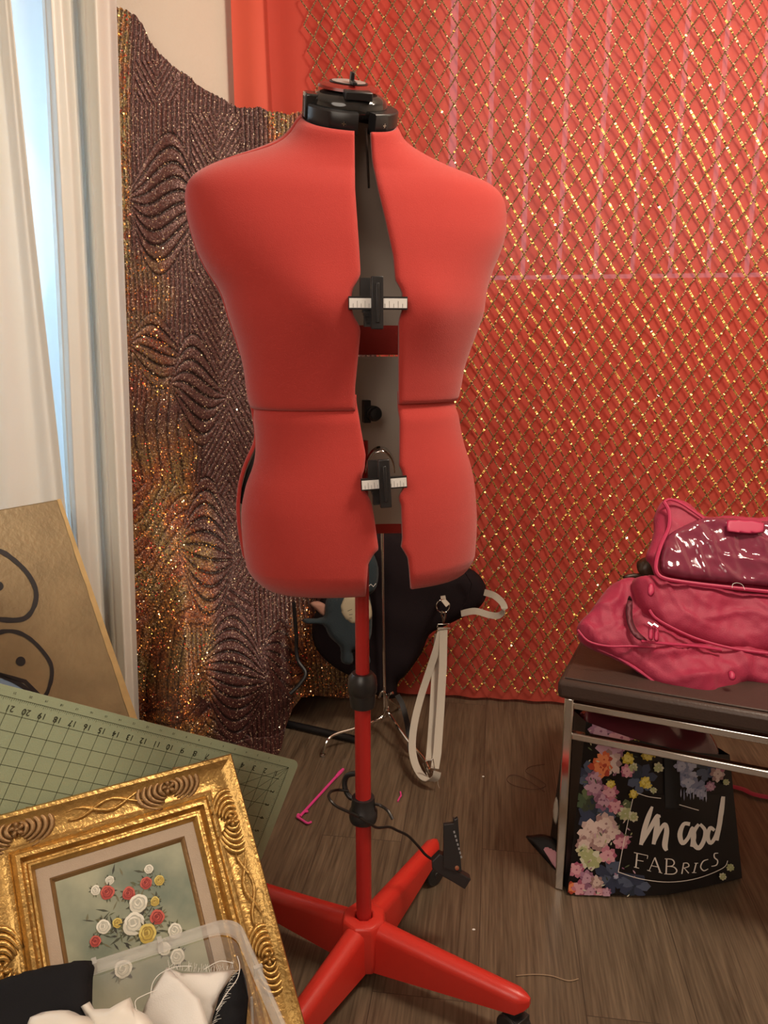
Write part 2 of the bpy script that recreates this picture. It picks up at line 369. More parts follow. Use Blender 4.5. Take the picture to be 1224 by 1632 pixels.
# ---------------------------------------------------------------- gold sequin net
def net():
    rnd = random.Random(11); mb = MB()
    s0 = (-.205 - CX) / WU.x; s1 = WEND - .3; z0 = .045; z1 = 2.5; cw = .0438; ch = .0665
    nu = int((s1 - s0) / cw) * 2; nv = int((z1 - z0) / ch) * 2
    def node(i, j):
        s = s0 + i * cw / 2; z = z0 + j * ch / 2
        left = max(0, 1 - i / 10)
        s += .014 * nz(s * 1.5, z * 1.2, 1, 1.5) + .0022 * nz(i * .9, j * .9, 5) + left * .02 * nz(0, z, 2, 5)
        z += .018 * nz(s, z, 7, 1.3) + .0022 * nz(i * .8, j * .8, 8)
        return w2(s, z, .073 + .006 * nz(s, z, 3, 3))
    def cord(a, b, slope):
        mid = (a + b) / 2 + Vector((0, 0, -.0008)); zz = mid.z
        mb.tube([a, mid, b], .0019, 4, mi=0, caps=False)
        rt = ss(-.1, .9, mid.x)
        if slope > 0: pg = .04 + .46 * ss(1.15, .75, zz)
        else: pg = .05 + (.55 + .4 * rt) * ss(1.85 , 1.35, zz - .25 * rt) - .25 * ss(1.0, .6, zz)  # gold share paints sparkle onto the cords that catch the light
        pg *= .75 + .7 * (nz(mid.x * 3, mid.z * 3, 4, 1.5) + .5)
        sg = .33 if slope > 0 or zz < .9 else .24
        t = (b - a); L = t.length; t.normalize(); k = 0; p = .004
        while p < L - .002:
            ln = rnd.uniform(.0028, .0062); c = a + t * p + WN * rnd.uniform(.0008, .002)
            nrm = (WN + Vector((rnd.gauss(0, sg), rnd.gauss(0, sg), rnd.gauss(0, sg)))).normalized()
            x = (t - nrm * t.dot(nrm)).normalized(); y = nrm.cross(x)
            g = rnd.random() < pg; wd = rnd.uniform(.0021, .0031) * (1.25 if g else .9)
            q = [c + x * ln * .5 * ca + y * wd * sa for ca, sa in ((1, 0), (.5, .85), (-.5, .85), (-1, 0), (-.5, -.85), (.5, -.85))]
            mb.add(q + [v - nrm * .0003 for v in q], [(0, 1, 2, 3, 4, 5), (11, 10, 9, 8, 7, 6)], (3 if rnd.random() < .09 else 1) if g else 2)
            p += ln * (.85 if g else 1.3)
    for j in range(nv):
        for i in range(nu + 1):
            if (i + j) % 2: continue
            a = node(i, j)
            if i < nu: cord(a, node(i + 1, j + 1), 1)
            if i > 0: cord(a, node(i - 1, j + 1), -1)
    ms = [mat('net_cord_brown', (.15, .078, .035), .5), mat('sequin_gold_lit', (1, .66, .18), .38, .9), mat('sequin_gold_unlit', (.50, .28, .13), .4, .25), mat('sequin_gold_glint', (1, .88, .6), .15, 1)]  # gold, bronze and pale: lit, unlit and glint tones of one sequin
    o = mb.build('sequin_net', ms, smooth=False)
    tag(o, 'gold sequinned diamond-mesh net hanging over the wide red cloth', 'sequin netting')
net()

# ---------------------------------------------------------------- brown sequin fabric
def seq():
    top = [(178, 8), (200, 16), (216, 24), (228, 40), (237, 62), (250, 80), (268, 98), (285, 112), (302, 121), (312, 133), (327, 143), (345, 152), (360, 160), (378, 171), (400, 172), (415, 170), (428, 178), (445, 178), (458, 183), (475, 178), (500, 176), (560, 185), (600, 200)]
    bot = [(178, 1215), (300, 1216), (380, 1212), (440, 1205), (448, 1195), (455, 1160), (466, 1130), (480, 1112), (500, 1108), (540, 1112), (600, 1114)]
    tx, ty = zip(*top); bx, by = zip(*bot)
    NU, NV = 330, 620
    lens = [(262, 325, 60, 112, 9, -16), (392, 372, 60, 70, 8, 10), (315, 622, 46, 88, 8, 8), (330, 880, 48, 120, 11, 0), (250, 560, 45, 60, 6, 4), (372, 1075, 56, 110, 12, 0), (455, 1050, 40, 60, 6, 6)]
    chev = [(352, 520, 48, 90, 1), (345, 240, 40, 60, 1), (365, 700, 40, 90, -1), (250, 130, 34, 34, 1), (375, 860, 40, 80, 1)]
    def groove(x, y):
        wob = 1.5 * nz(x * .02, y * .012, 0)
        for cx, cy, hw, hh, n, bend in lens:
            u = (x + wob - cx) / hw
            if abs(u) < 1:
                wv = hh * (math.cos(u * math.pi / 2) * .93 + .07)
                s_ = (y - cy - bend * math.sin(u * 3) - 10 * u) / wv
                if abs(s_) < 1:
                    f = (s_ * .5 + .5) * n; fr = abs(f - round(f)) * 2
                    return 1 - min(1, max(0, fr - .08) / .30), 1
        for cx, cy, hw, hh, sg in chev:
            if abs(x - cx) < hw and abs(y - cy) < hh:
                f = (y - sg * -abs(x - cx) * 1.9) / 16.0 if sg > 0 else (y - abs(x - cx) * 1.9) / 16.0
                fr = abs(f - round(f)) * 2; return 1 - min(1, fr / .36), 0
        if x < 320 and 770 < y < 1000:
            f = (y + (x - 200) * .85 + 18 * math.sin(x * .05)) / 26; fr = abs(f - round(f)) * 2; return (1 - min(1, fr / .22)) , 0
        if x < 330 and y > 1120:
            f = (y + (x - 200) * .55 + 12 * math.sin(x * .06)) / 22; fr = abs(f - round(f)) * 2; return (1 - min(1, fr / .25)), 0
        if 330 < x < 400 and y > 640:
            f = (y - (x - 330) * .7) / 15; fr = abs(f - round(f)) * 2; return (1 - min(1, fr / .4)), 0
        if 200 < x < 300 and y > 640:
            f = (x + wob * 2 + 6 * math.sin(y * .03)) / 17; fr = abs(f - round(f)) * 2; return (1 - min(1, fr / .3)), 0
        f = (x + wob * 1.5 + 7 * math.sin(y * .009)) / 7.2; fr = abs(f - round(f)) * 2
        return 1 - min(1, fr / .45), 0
    def gold(x, y):
        a = 0
        a = max(a, ss(212, 200, x) * ss(800, 500, y))
        a = max(a, ss(330, 290, x + 20 * nz(x*.03, y*.02, 4)) * ss(640, 760, y) * 1.0)
        a = max(a, .45 * ss(285, 255, x + 25 * nz(y*.02, 3, 1)) * ss(380, 430, y) * ss(700, 600, y))
        a = max(a, ss(418, 432, x) * ss(260, 240, y) * (.4 + .9 * (nz(x * .15, 1, 2) > -.1)))
        a = max(a, .8 * ss(350, 330, x) * ss(740, 900, y) * (nz(x*.02, y*.02, 9) > -.2))
        a = max(a, .75 * ss(455, 475, x + 15 * nz(0, y*.03, 6)) * ss(940, 1010, y))
        return a
    verts = []; cols = []
    rnd = random.Random(3)
    for j in range(NV + 1):
        v = j / NV
        for i in range(NU + 1):
            px = 178 + (600 - 178) * i / NU
            t = np.interp(px, tx, ty) + 3.0 * nz(px * .25, 0, 3) + 2 * nz(px * .8, 0, 5); b = np.interp(px, bx, by)
            py = t + (b - t) * v
            # surface: hangs 5-9 cm off the walls, sweeping forward onto the floor towards the foot
            r = ray(px, py)
            tl = (CORNER + LN * .07 - CAM).dot(LN) / r.dot(LN); tb = (CORNER + WN * .115 - CAM).dot(WN) / r.dot(WN)
            k = .045; hmin = -k * math.log(math.exp(-tl / k) + math.exp(-tb / k))
            P = CAM + r * hmin
            fwd = .30 * ss(.75, 0, P.z) * ss(560, 420, px) * ss(225, 300, px)
            fl = (0.012 - H) / r.z if r.z < 0 else 9
            tt = min(hmin * (1 - fwd / 2.4), fl)
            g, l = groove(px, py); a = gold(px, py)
            fold = ss(215, 260, px) * .012 * nz(px * .02, py * .004, 2) + .006 * math.sin(px * .11 + 2 * nz(px*.02, py * .005)) * ss(900, 1150, py)
            disp = .0045 * (1 - g) + fold
            P = CAM + r * (tt - disp)
            if P.z < .006: P.z = .006
            verts.append(P)
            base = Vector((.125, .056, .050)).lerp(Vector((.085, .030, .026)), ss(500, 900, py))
            if a > .05:
                n1 = nz(px * .35, py * .35, 3) ; hue = nz(px * .03, py * .02, 8)
                gc = Vector((.46, .20, .06)).lerp(Vector((.33, .22, .08)), ss(-.1, .3, hue)).lerp(Vector((.36, .11, .045)), ss(.0, -.35, hue))
                if y_green(px, py): gc = Vector((.42, .34, .14))
                base = base.lerp(gc, min(1, a) * ss(-.35, .25, n1))
            base = base * (1 + .35 * nz(px * .6, py * .5, 6))
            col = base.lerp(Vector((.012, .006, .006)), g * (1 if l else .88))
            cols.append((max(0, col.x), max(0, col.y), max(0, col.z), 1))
    f = [(j*(NU+1)+i, (j+1)*(NU+1)+i, (j+1)*(NU+1)+i+1, j*(NU+1)+i+1) for j in range(NV) for i in range(NU)]
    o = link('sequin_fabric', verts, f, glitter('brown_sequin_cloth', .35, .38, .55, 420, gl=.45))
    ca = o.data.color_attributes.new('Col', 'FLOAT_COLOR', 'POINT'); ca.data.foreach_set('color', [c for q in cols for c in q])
    sq = MB(); r2 = random.Random(21); cnt = 0
    while cnt < 3800:
        i = r2.randrange(NU + 1); j = r2.randrange(NV + 1); px = 178 + 422 * i / NU; py = float(np.interp(px, tx, ty)); py += (float(np.interp(px, bx, by)) - py) * j / NV
        a = gold(px, py)
        if r2.random() > a * .9 + .025: continue
        if nz(px * .06, py * .05, 12) < -.12 and a > .1: continue
        c = verts[j*(NU+1)+i]; view = (CAM - c).normalized(); c = c + view * .0016
        nrm = (view * 1.2 + Vector((r2.gauss(0, .35), r2.gauss(0, .35), r2.gauss(.3, .35)))).normalized(); x = nrm.orthogonal().normalized(); y = nrm.cross(x); rr_ = r2.uniform(.0014, .0026)
        sq.add([c + (x * math.cos(k * 1.0472) + y * math.sin(k * 1.0472)) * rr_ for k in range(6)], [(0, 1, 2, 3, 4, 5)], r2.choice([0, 0, 1, 1, 1, 2, 3]) if a > .1 else 2); cnt += 1
    sp_ = sq.build('loose_sequins', [mat('sequin_amber', (.85, .42, .10), .3, .9), mat('sequin_copper', (.75, .25, .08), .35, .9), mat('sequin_champagne', (1, .8, .5), .2, 1), mat('sequin_red', (.65, .06, .04), .3, .7)], o, smooth=False); sp_['kind'] = 'stuff'
    tag(o, 'brown pleated sequin fabric with gold patches draped over the wall beside the white curtain', 'sequin fabric')
def y_green(x, y): return x < 214 and y < 420 and nz(x * .1, y * .06, 2) > -.05
seq()

# ---------------------------------------------------------------- white curtain and its sheer
m_satin = thin_cloth('ivory_satin', (.90, .86, .77), .10, 0, .34, (.8, .8, .78), bump=.15)
m_satin.node_tree.nodes['Principled BSDF'].inputs['Sheen Weight'].default_value = .3
m_sheer = thin_cloth('white_sheer', (.85, .92, .96), .5, .04, .7, (.85, .93, 1))
cur = root('window_curtain', l2(.5, 2.5, .1), 'long ivory satin curtain in soft folds at the left edge, over the window', 'curtain')
def drape(nodes, name, zt=2.5, zb=.02, m=m_satin, nu=140, nv=70):
    """nodes: (px at y=0, px at y=1140, metres in front of the wall); cloth path follows them across"""
    def fn(u, v):
        py = -120 + (1300 + 120) * v
        k = u * (len(nodes) - 1); i = min(int(k), len(nodes) - 2); t = k - i; t2 = t * t * (3 - 2 * t)
        pr = max(-.1, min(1.1, py / 1140))
        a, b = nodes[i], nodes[i + 1]
        pa = a[0] + (a[1] - a[0]) * pr; pb = b[0] + (b[1] - b[0]) * pr
        px = pa + (pb - pa) * t; off = a[2] + (b[2] - a[2]) * t2
        px += 3.0 * nz(u * 2, v * 3, 4)
        off += .010 * nz(u * 5, v * 2, 3)
        O = l2(0, 0, .06 + off); P = atp(px, py, O, LN)
        return P
    # rows run down the cloth until the floor is met
    def fn2(u, v):
        P = fn(u, v)
        if P.z < .015: P.z = .015
        return P
    return sheet(fn2, nu, nv, name, m, cur)
drape([(-190, -160, .02), (-120, -90, .06), (-70, -20, .02), (-30, 40, .06), (-6, 90, .045), (8, 122, .075), (16, 140, .088), (10, 136, .07)], 'left_drape')
drape([(66, 124, .03), (71, 131, .075), (82, 140, .11), (98, 156, .115), (112, 170, .085), (118, 177, .03), (122, 179, .025), (134, 190, .085), (152, 203, .13), (172, 214, .11), (185, 222, .055), (180, 218, .03)], 'right_drape')
cur.children[0].name = 'drape'; cur.children[1].name = 'drape'
sh = drape([(-60, -20, .0), (-10, 40, .012), (20, 70, .0), (50, 110, .014), (80, 140, .0), (110, 170, .01)], 'sheer_lining', m=m_sheer)
# ---------------------------------------------------------------- dress form
m_form = mat('red_foam_jersey', (.465, .043, .035), .9, var=.05, vscale=14, bump=.35, bscale=900, spec=.2, sheen=.25)
m_shell = mat('grey_shell_plastic', (.54, .46, .40), .2, spec=.6)
m_blk = mat('black_plastic', (.018, .017, .018), .35)
m_gloss = mat('glossy_black_plastic', (.02, .02, .02), .1, coat=.5)
m_redp = mat('red_plastic', (.58, .03, .02), .32, bump=.1, bscale=600)
m_tube = mat('red_painted_tube', (.42, .02, .018), .3)
m_chrome = mat('chrome', (.75, .73, .70), .12, 1)
m_tape = mat('white_scale_tape', (.85, .83, .8), .5)
m_wire = mat('black_wire', (.03, .027, .025), .35, .5)
AX = -.037; AY = 1.27; PHI = R(15)
form = root('dress_form', (AX, AY, 0), 'red adjustable dress form on a red four-legged rolling stand', 'dress form')
SL = [(150,490),(185,487),(190,477),(217,465),(240,440),(254,394),(272,349),(288,323),(309,310),(336,310),(364,314),(409,326),(446,344),(456,353),(473,362),(500,369),(550,385),(585,393),(636,399),(651,406),(687,411),(717,411),(738,407),(760,397),(800,389),(832,390),(866,393),(896,399),(915,404),(945,410),(980,416)]
SLB = [(640,404),(687,412),(700,411),(730,396),(760,387),(798,383),(832,385),(866,391),(896,396),(908,403),(950,410),(980,414)]
SR = [(150,630),(190,633),(213,641),(229,660),(245,692),(261,737),(272,774),(286,797),(309,811),(336,814),(373,811),(400,801),(428,788),(460,777),(500,772),(552,752),(586,740),(620,735),(640,729),(666,731),(705,738),(748,752),(777,757),(823,760),(862,759),(898,755),(930,750),(980,745)]
def smooth_table(T, st):
    xs, ys = zip(*T); X = np.arange(xs[0], xs[-1] + 1e-9, st); Y = np.interp(X, xs, ys)
    for _ in range(3):
        Yp = np.concatenate([[2*Y[0]-Y[1]], Y, [2*Y[-1]-Y[-2]]]); Y = .25*Yp[:-2] + .5*Yp[1:-1] + .25*Yp[2:]
    return list(zip(X, Y))
def prow(z, Y=AY): return proj((0, Y, z))[1]
def edgeX(T, py, Y=AY):
    ys, xs = zip(*T); px = float(np.interp(py, ys, xs)); return aty(px, py, Y).x
# front/back half depth by height
DZ = [(.70,.112),(.80,.122),(.90,.118),(1.0,.098),(1.06,.094),(1.15,.108),(1.22,.118),(1.30,.106),(1.37,.085),(1.42,.066),(1.46,.058),(1.52,.056)]
BZ = [(.70,.12),(.80,.13),(.92,.115),(1.04,.085),(1.15,.095),(1.25,.105),(1.33,.095),(1.38,.075),(1.43,.058),(1.52,.052)]
DZ = smooth_table(DZ, .02); BZ = smooth_table(BZ, .02); SL = smooth_table(SL, 7); SR = smooth_table(SR, 7); SLB = smooth_table(SLB, 7)
def ring(th, z, left=None, grow=0):
    """th: 0 = viewer's right side, 90 = front, 180 = left, 270 = back"""
    py = prow(z); xl = edgeX(left or SL, py); xr = edgeX(SR, py); cx = (xl + xr) / 2; a0 = (xr - xl) / 2
    s_ = math.sin(th); c_ = math.cos(th)
    T = DZ if s_ >= 0 else BZ; zs, ds = zip(*T); b = float(np.interp(z, zs, ds))
    if z < .805: grow -= .022 * ((.805 - z) / .04) ** 2
    a = math.sqrt(max(1e-5, (a0*a0 - .067*b*b) / .933)) + grow; b = b + grow
    n = 2.35 if z > .8 else 2.3
    x = a * math.copysign(abs(c_) ** (2/n), c_); y = -b * math.copysign(abs(s_) ** (2/n), s_)
    k = .47 * ss(1.36, 1.46, z); zz = z + k * y
    if s_ > 0 and 1.08 < z < 1.30:                              # soft bust
        for sx in (-1, 1):
            y -= .012 * math.exp(-((x - sx * .085) / .05)**2 - ((z - 1.2) / .05)**2)
    return Vector((cx + x * math.cos(PHI) - y * math.sin(PHI), AY + x * math.sin(PHI) + y * math.cos(PHI), zz))
def edge_theta(px_of, z, lo, hi, left=None):
    """angle in (lo,hi) where the ring meets the opening line px_of(py)"""
    for _ in range(32):
        m = (lo + hi) / 2; q = proj(ring(m, z, left))
        if q[0] > px_of(q[1]): lo = m                           # growing angle moves to the viewer's left
        else: hi = m
    return (lo + hi) / 2
def P_(T):
    ys, xs = zip(*T); return lambda py: float(np.interp(py, ys, xs))
ULo = P_([(180,565),(300,566),(400,573),(436,575),(448,570),(458,563),(469,560),(489,560),(503,563),(514,570),(524,575),(578,570),(617,566),(670,566)])
URo = P_([(180,592),(254,596),(300,605),(354,618),(409,630),(446,633),(454,638),(466,644),(495,644),(505,640),(514,638),(650,639)])
LLo = P_([(640,569),(682,575),(725,583),(748,581),(758,577),(780,578),(790,587),(804,593),(826,597),(862,602),(876,604),(884,596),(894,590),(901,587),(927,585),(947,583),(980,580)])
LRo = P_([(640,641),(743,639),(750,643),(758,645),(780,645),(788,640),(796,638),(806,642),(860,644),(872,642),(880,647),(890,653),(905,655),(928,657),(960,660)])
def panel(name, side, z0, z1, op, hem, left=None, front=True, label=None, rows=70, grow=0, tuck=0):
    """side: +1 viewer's right, -1 left. Outer jersey, inner plastic, folded hem."""
    NT = 56; V = []; TH_ = []
    def zbot(th): return z0(th) if callable(z0) else z0
    for j in range(rows + 1):
        t = j / rows
        z = z0 + (z1 - z0) * t
        if front:
            if side > 0: ta, tb = edge_theta(op, z, R(15), R(170), left), R(2)
            else: ta, tb = edge_theta(op, z, R(15), R(170), left), R(178)
        else:
            if side > 0: ta, tb = R(269.6), R(359)
            else: ta, tb = R(270.4), R(181)
        for i in range(NT + 1):
            u = i / NT; th = ta + (tb - ta) * u
            p = ring(th, z, left, grow - tuck * ss(1.035, 1.062, z))
            # rolled edges all round
            e = min(1, min(u, 1 - u) * (NT / 2.2), min(t, 1 - t) * rows / 2.0)
            V.append(p); TH_.append((th, z))
    ax = [Vector((AX + .0 + (ring(0, z0 + (z1 - z0) * j / rows, left).x + ring(math.pi, z0 + (z1 - z0) * j / rows, left).x) / 2 - AX, AY, V[j*(NT+1)].z)) for j in range(rows + 1)]
    n = len(V); th_ = .006; inner = []; V2 = list(V)
    for j in range(rows + 1):
        for i in range(NT + 1):
            p = V[j*(NT+1)+i]; c = Vector((ax[j].x, AY, p.z)); d = c - p; L = d.length
            inner.append(p + d * (th_ / L))
    # round the rim slightly: pull outer border vertices inwards a touch
    for j in range(rows + 1):
        for i in range(NT + 1):
            if i in (0, NT) or j in (0, rows):
                k = j*(NT+1)+i; V2[k] = V[k].lerp(inner[k], .30)
    allv = V2 + inner; F_ = []; MI = []
    flip = (front and side > 0) or (not front and side < 0)
    for j in range(rows):
        for i in range(NT):
            a, b, c, d = j*(NT+1)+i, j*(NT+1)+i+1, (j+1)*(NT+1)+i+1, (j+1)*(NT+1)+i
            F_.append((a, d, c, b) if flip else (a, b, c, d)); MI.append(0)
            hemf = (j / rows) * (z1 - z0) < hem
            F_.append((n+a, n+b, n+c, n+d) if flip else (n+a, n+d, n+c, n+b)); MI.append(0 if hemf else 1)
    bd = [i for i in range(NT + 1)] + [j*(NT+1)+NT for j in range(1, rows + 1)] + [rows*(NT+1)+i for i in range(NT-1, -1, -1)] + [j*(NT+1) for j in range(rows-1, 0, -1)]
    for q in range(len(bd)):
        a, b = bd[q], bd[(q+1) % len(bd)]; F_.append((a, b, n+b, n+a) if flip else (b, a, n+a, n+b)); MI.append(0)
    o = link(name, allv, F_, [m_form, m_shell], form, True, MI)
    if label: o['label'] = label
    return o
ZT = 1.478
panel('front_panel', -1, 1.055, ZT, ULo, .012)
panel('front_panel', 1, 1.063, ZT, URo, .012)
panel('front_panel', -1, .765, 1.078, LLo, .01, tuck=.006)
panel('front_panel', 1, .772, 1.082, LRo, .01, tuck=.006)
panel('back_panel', -1, 1.134, ZT, None, .045, front=False)
panel('back_panel', 1, 1.134, ZT, None, .045, front=False)
panel('back_panel', -1, .812, 1.131, None, .018, left=SLB, front=False)
panel('back_panel', 1, .812, 1.131, None, .018, front=False)
MB().tube([ring(R(270), .8 + .1 * k) + Vector((0, -.012, 0)) for k in range(3)], .004, 6).tube([ring(R(270), 1.12 + .1 * k) + Vector((0, -.012, 0)) for k in range(4)], .004, 6).build('back_strip', m_shell, form)

# collar, dial
NZ = Vector((math.sin(PHI) * .42, -math.cos(PHI) * .42, .90)).normalized()
cc = aty(561, 172, AY)
MC = frame_on(cc, Vector((math.cos(PHI), math.sin(PHI), 0)), NZ)
SX = Matrix.Diagonal((1.0, .86, 1, 1))
mb = MB(); n = 64; a0, a1 = -90 + 11 + 9, 270 - 11 + 9                   # open at the front, beside the slot
rin, rout = .050, .0705; v = []; f = []
for k in range(n + 1):
    a = R(a0 + (a1 - a0) * k / n)
    for rr, zz in ((rin, 0.003), (rout - .002, .003), (rout, .001), (rout, -.024), (rout - .002, -.026), (rin, -.026)):
        v.append(MC @ (SX @ Vector((rr * math.cos(a), rr * math.sin(a), zz))))
for k in range(n):
    for q in range(6): f.append((k*6+q, k*6+(q+1)%6, (k+1)*6+(q+1)%6, (k+1)*6+q))
f += [tuple(range(6))[::-1], tuple(n*6+q for q in range(6))]
mb.add(v, f); mb.build('neck_collar', m_blk, form)
for a in (-109, -56):
    p = MC @ (SX @ Vector((rout * math.cos(R(a)), rout * math.sin(R(a)), -.012))); nn = (MC.to_3x3() @ Vector((math.cos(R(a)), math.sin(R(a)), 0))).normalized()
    Ms = frame_on(p - nn * .0012, MC.col[2].xyz, nn)
    s_ = MB().lathe([(.0001, .001), (.0022, .001), (.0044, .0012), (.0048, .0004), (.005, -.002)], Ms, 16).build('collar_screw', m_blk, form)
    s2 = MB().lathe([(.0001, .0008), (.0040, .0011), (.0044, .0006)], Ms, 16); s2.box((-.003, -.0006, .0012), (.003, .0006, .0016), M=Ms); s2.box((-.0006, -.003, .0012), (.0006, .003, .0016), M=Ms)
    s2.build('screw_head', m_chrome, s_)
dome = [(.0, .034)] ; prof = [(.058 * math.cos(R(t)) ** .45 if t < 89 else .0005, .004 + .021 * math.sin(R(t))) for t in range(-20, 90, 6)]
prof = [(.054, -.008)] + prof
Md = MC @ Matrix.Translation((-.004, .004, .0)) @ Matrix.Diagonal((1, 1, .92, 1))
MB().lathe([(max(r_, .0005), z_) for r_, z_ in prof], Md @ SX, 48).build('neck_dial', m_gloss, form)
cap = MB().lathe([(.046, .0265), (.044, .0305), (.036, .0335), (.026, .0345), (.0005, .0345)], Md @ Matrix.Translation((-.002, .004, 0)) @ SX, 40).build('neck_cap', mat('dark_red_plastic', (.22, .02, .015), .25), form); cap['label'] = 'red round cap on top of the dial'
k = MB().lathe([(.0285, .0348), (.0285, .036), (.0275, .0364), (.0005, .0362)], Md @ Matrix.Translation((-.002, .004, 0)) @ SX, 36).build('cap_plate', m_blk, form); k['label'] = 'black rimmed grey plate set in the cap'
MB().lathe([(.0255, .0366), (.0005, .0368)], Md @ Matrix.Translation((-.002, .004, 0)) @ SX, 36).build('plate_insert', mat('pearl_grey_plastic', (.35, .33, .32), .25), k)
kn = MB(); kn.box((-.0035, -.030, .036), (.0035, -.006, .041), M=Md); kn.box((-.0028, -.012, .036), (.0028, -.002, .052), M=Md); kn.build('dial_pointer', m_blk, form, bevel=.001)
MB().box((-.017, -.048, .018), (.024, -.026, .031), M=Md).build('dial_window', m_blk, form, bevel=.002)
MB().box((-.072, -.012, -.004), (-.045, .018, .016), M=MC).box((-.073, -.012, -.018), (-.068, .012, .014), M=MC).build('collar_clip', m_gloss, form, bevel=.003)
# dark slide behind the neck slot
P0 = aty(580, 200, AY - .038); 
MB().tube([aty(584, 205, AY - .03), aty(585, 240, AY - .025), aty(588, 300, AY - .015)], .004, 6, flat=(.010, .002)).build('neck_slide', mat('dark_brown_plastic', (.05, .035, .03), .3), form)
# adjusters
def adjuster(cx, cy, Y, xl, xr, up=True, tilt=0):
    M = frame_on(aty(cx, cy, Y), Vector((math.cos(R(8)), math.sin(R(8)), math.sin(R(tilt)))), Vector((math.sin(R(8)), -math.cos(R(8)), 0)))
    s = lambda d: d * 1.13 / F
    mb = MB()
    mb.box((s(-10), s(-40), 0), (s(9), s(40), .008), M=M)
    mb.box((s(-3.5), s(-30), .007), (s(2.5), s(30), .011), M=M)
    pl = mb.build('width_adjuster', m_blk, form, bevel=.0012)
    mb = MB()
    mb.box((s(-26), s(8), -.012), (s(-10), s(38), -.002), M=M); mb.box((s(-20), s(-36), -.012), (s(-8), s(-8), -.002), M=M)
    for t in range(6): mb.box((s(-24 + t * 1.5), s(-10 - t*4.5), -.012), (s(-10), s(-6 - t * 4.5), -.002), M=M)
    mb.build('toothed_rack', m_blk, form, smooth=False)
    bar = MB().box((s(xl - cx - 4), s(-10), -.004), (s(xr - cx + 4), s(10), .002), M=M).build('cross_bar', m_blk, form, smooth=False)
    for a, b in ((xl - cx - 3, -7), (5, xr - cx + 3)):
        t = MB().box((s(a), s(-7.5), .002), (s(b), s(7), .0032), M=M).build('scale_tape', m_tape, form, smooth=False); t['label'] = 'white printed scale'
        mk = MB()
        for q in range(1, 6): mk.box((s(a + (b - a) * q / 6) - .0002, s(-7), .0032), (s(a + (b - a) * q / 6) + .0002, s(-7 + (6 if q % 2 else 10)), .0034), M=M)
        mk.build('scale_marks', m_blk, t, smooth=False)
adjuster(601, 483, 1.146, 560, 645)
adjuster(613, 770, 1.150, 578, 646, tilt=3)
MB().lathe([(.012, 0), (.013, .003), (.013, .02), (.010, .022), (.010, .03), (.004, .031)], frame_on(aty(592, 658, 1.335), (1, 0, 0), (.3, -1, 0)), 24).box((-.016, -.016, -.004), (-.004, .022, .012), M=frame_on(aty(592, 658, 1.335), (1, 0, 0), (.3, -1, 0))).build('back_adjuster_knob', m_blk, form, bevel=.001)
arc = [aty(606 - 22 * math.cos(a), 745 - 33 * math.sin(a), 1.24 - .02 * math.sin(a)) for a in [math.pi * t / 14 for t in range(15)]]
mb = MB(); v = []
for p in arc: v += [p, p + Vector((0, -.02, -.006))]
mb.add(v, [(2*i, 2*i+2, 2*i+3, 2*i+1) for i in range(14)]); o = mb.build('metal_band', m_chrome, form); q = o.modifiers.new('t', 'SOLIDIFY'); q.thickness = .0015
MB().tube([ring(R(180), .985, SL) + Vector((.012, 0, 0)), ring(R(182), .95, SL) + Vector((.006, .004, 0)), ring(R(182), .90, SL) + Vector((.004, .01, 0))], .006, 8, flat=(.004, .012)).build('side_plate', m_blk, form)
MB().tube([(lambda c: c + Vector((.005 * math.cos(a), 0, .005 * math.sin(a))))(aty(415, 720, 1.235)) for a in [2*math.pi*t/16 for t in range(16)]], .0011, 6, closed=True).build('side_ring', m_chrome, form)

# pole and stand
zc = lambda py, Y: aty(576, py, Y).z
PX, PY = -.037, 1.257
mb = MB().lathe([(.0118, zc(1100, PY)), (.0118, 1.0)], Matrix.Translation((PX, PY, 0)), 24); mb.build('pole', m_tube, form)
o = MB().lathe([(.0140, .10), (.0140, zc(1105, PY))], Matrix.Translation((PX, PY, 0)), 24).build('pole', m_tube, form)
z1 = zc(1072, PY); z0 = zc(1125, PY)
MB().lathe([(.014, z0), (.021, z0), (.0225, z0 + .012), (.0225, z0 + .024), (.0245, z0 + .026), (.0255, z0 + .04), (.024, z1 - .008), (.018, z1), (.012, z1)], Matrix.Translation((PX, PY, 0)), 24).build('height_clamp', m_blk, form)
z1 = zc(1270, PY); z0 = zc(1308, PY)
MB().lathe([(.014, z0), (.024, z0 + .002), (.0255, z0 + .008), (.0255, z0 + .02), (.022, z0 + .024), (.020, z1), (.013, z1)], Matrix.Translation((PX, PY, 0)), 24).build('hem_marker_clamp', m_blk, form)
hub = MB().lathe([(.030, .028), (.040, .030), (.043, .05), (.043, .115), (.040, .124), (.033, .127), (.017, .127), (.016, .11), (.001, .11)], Matrix.Translation((PX, PY, 0)) @ Matrix.Rotation(R(22.5), 4, 'Z'), 8)
hub.build('hub', m_redp, form, bevel=.003)
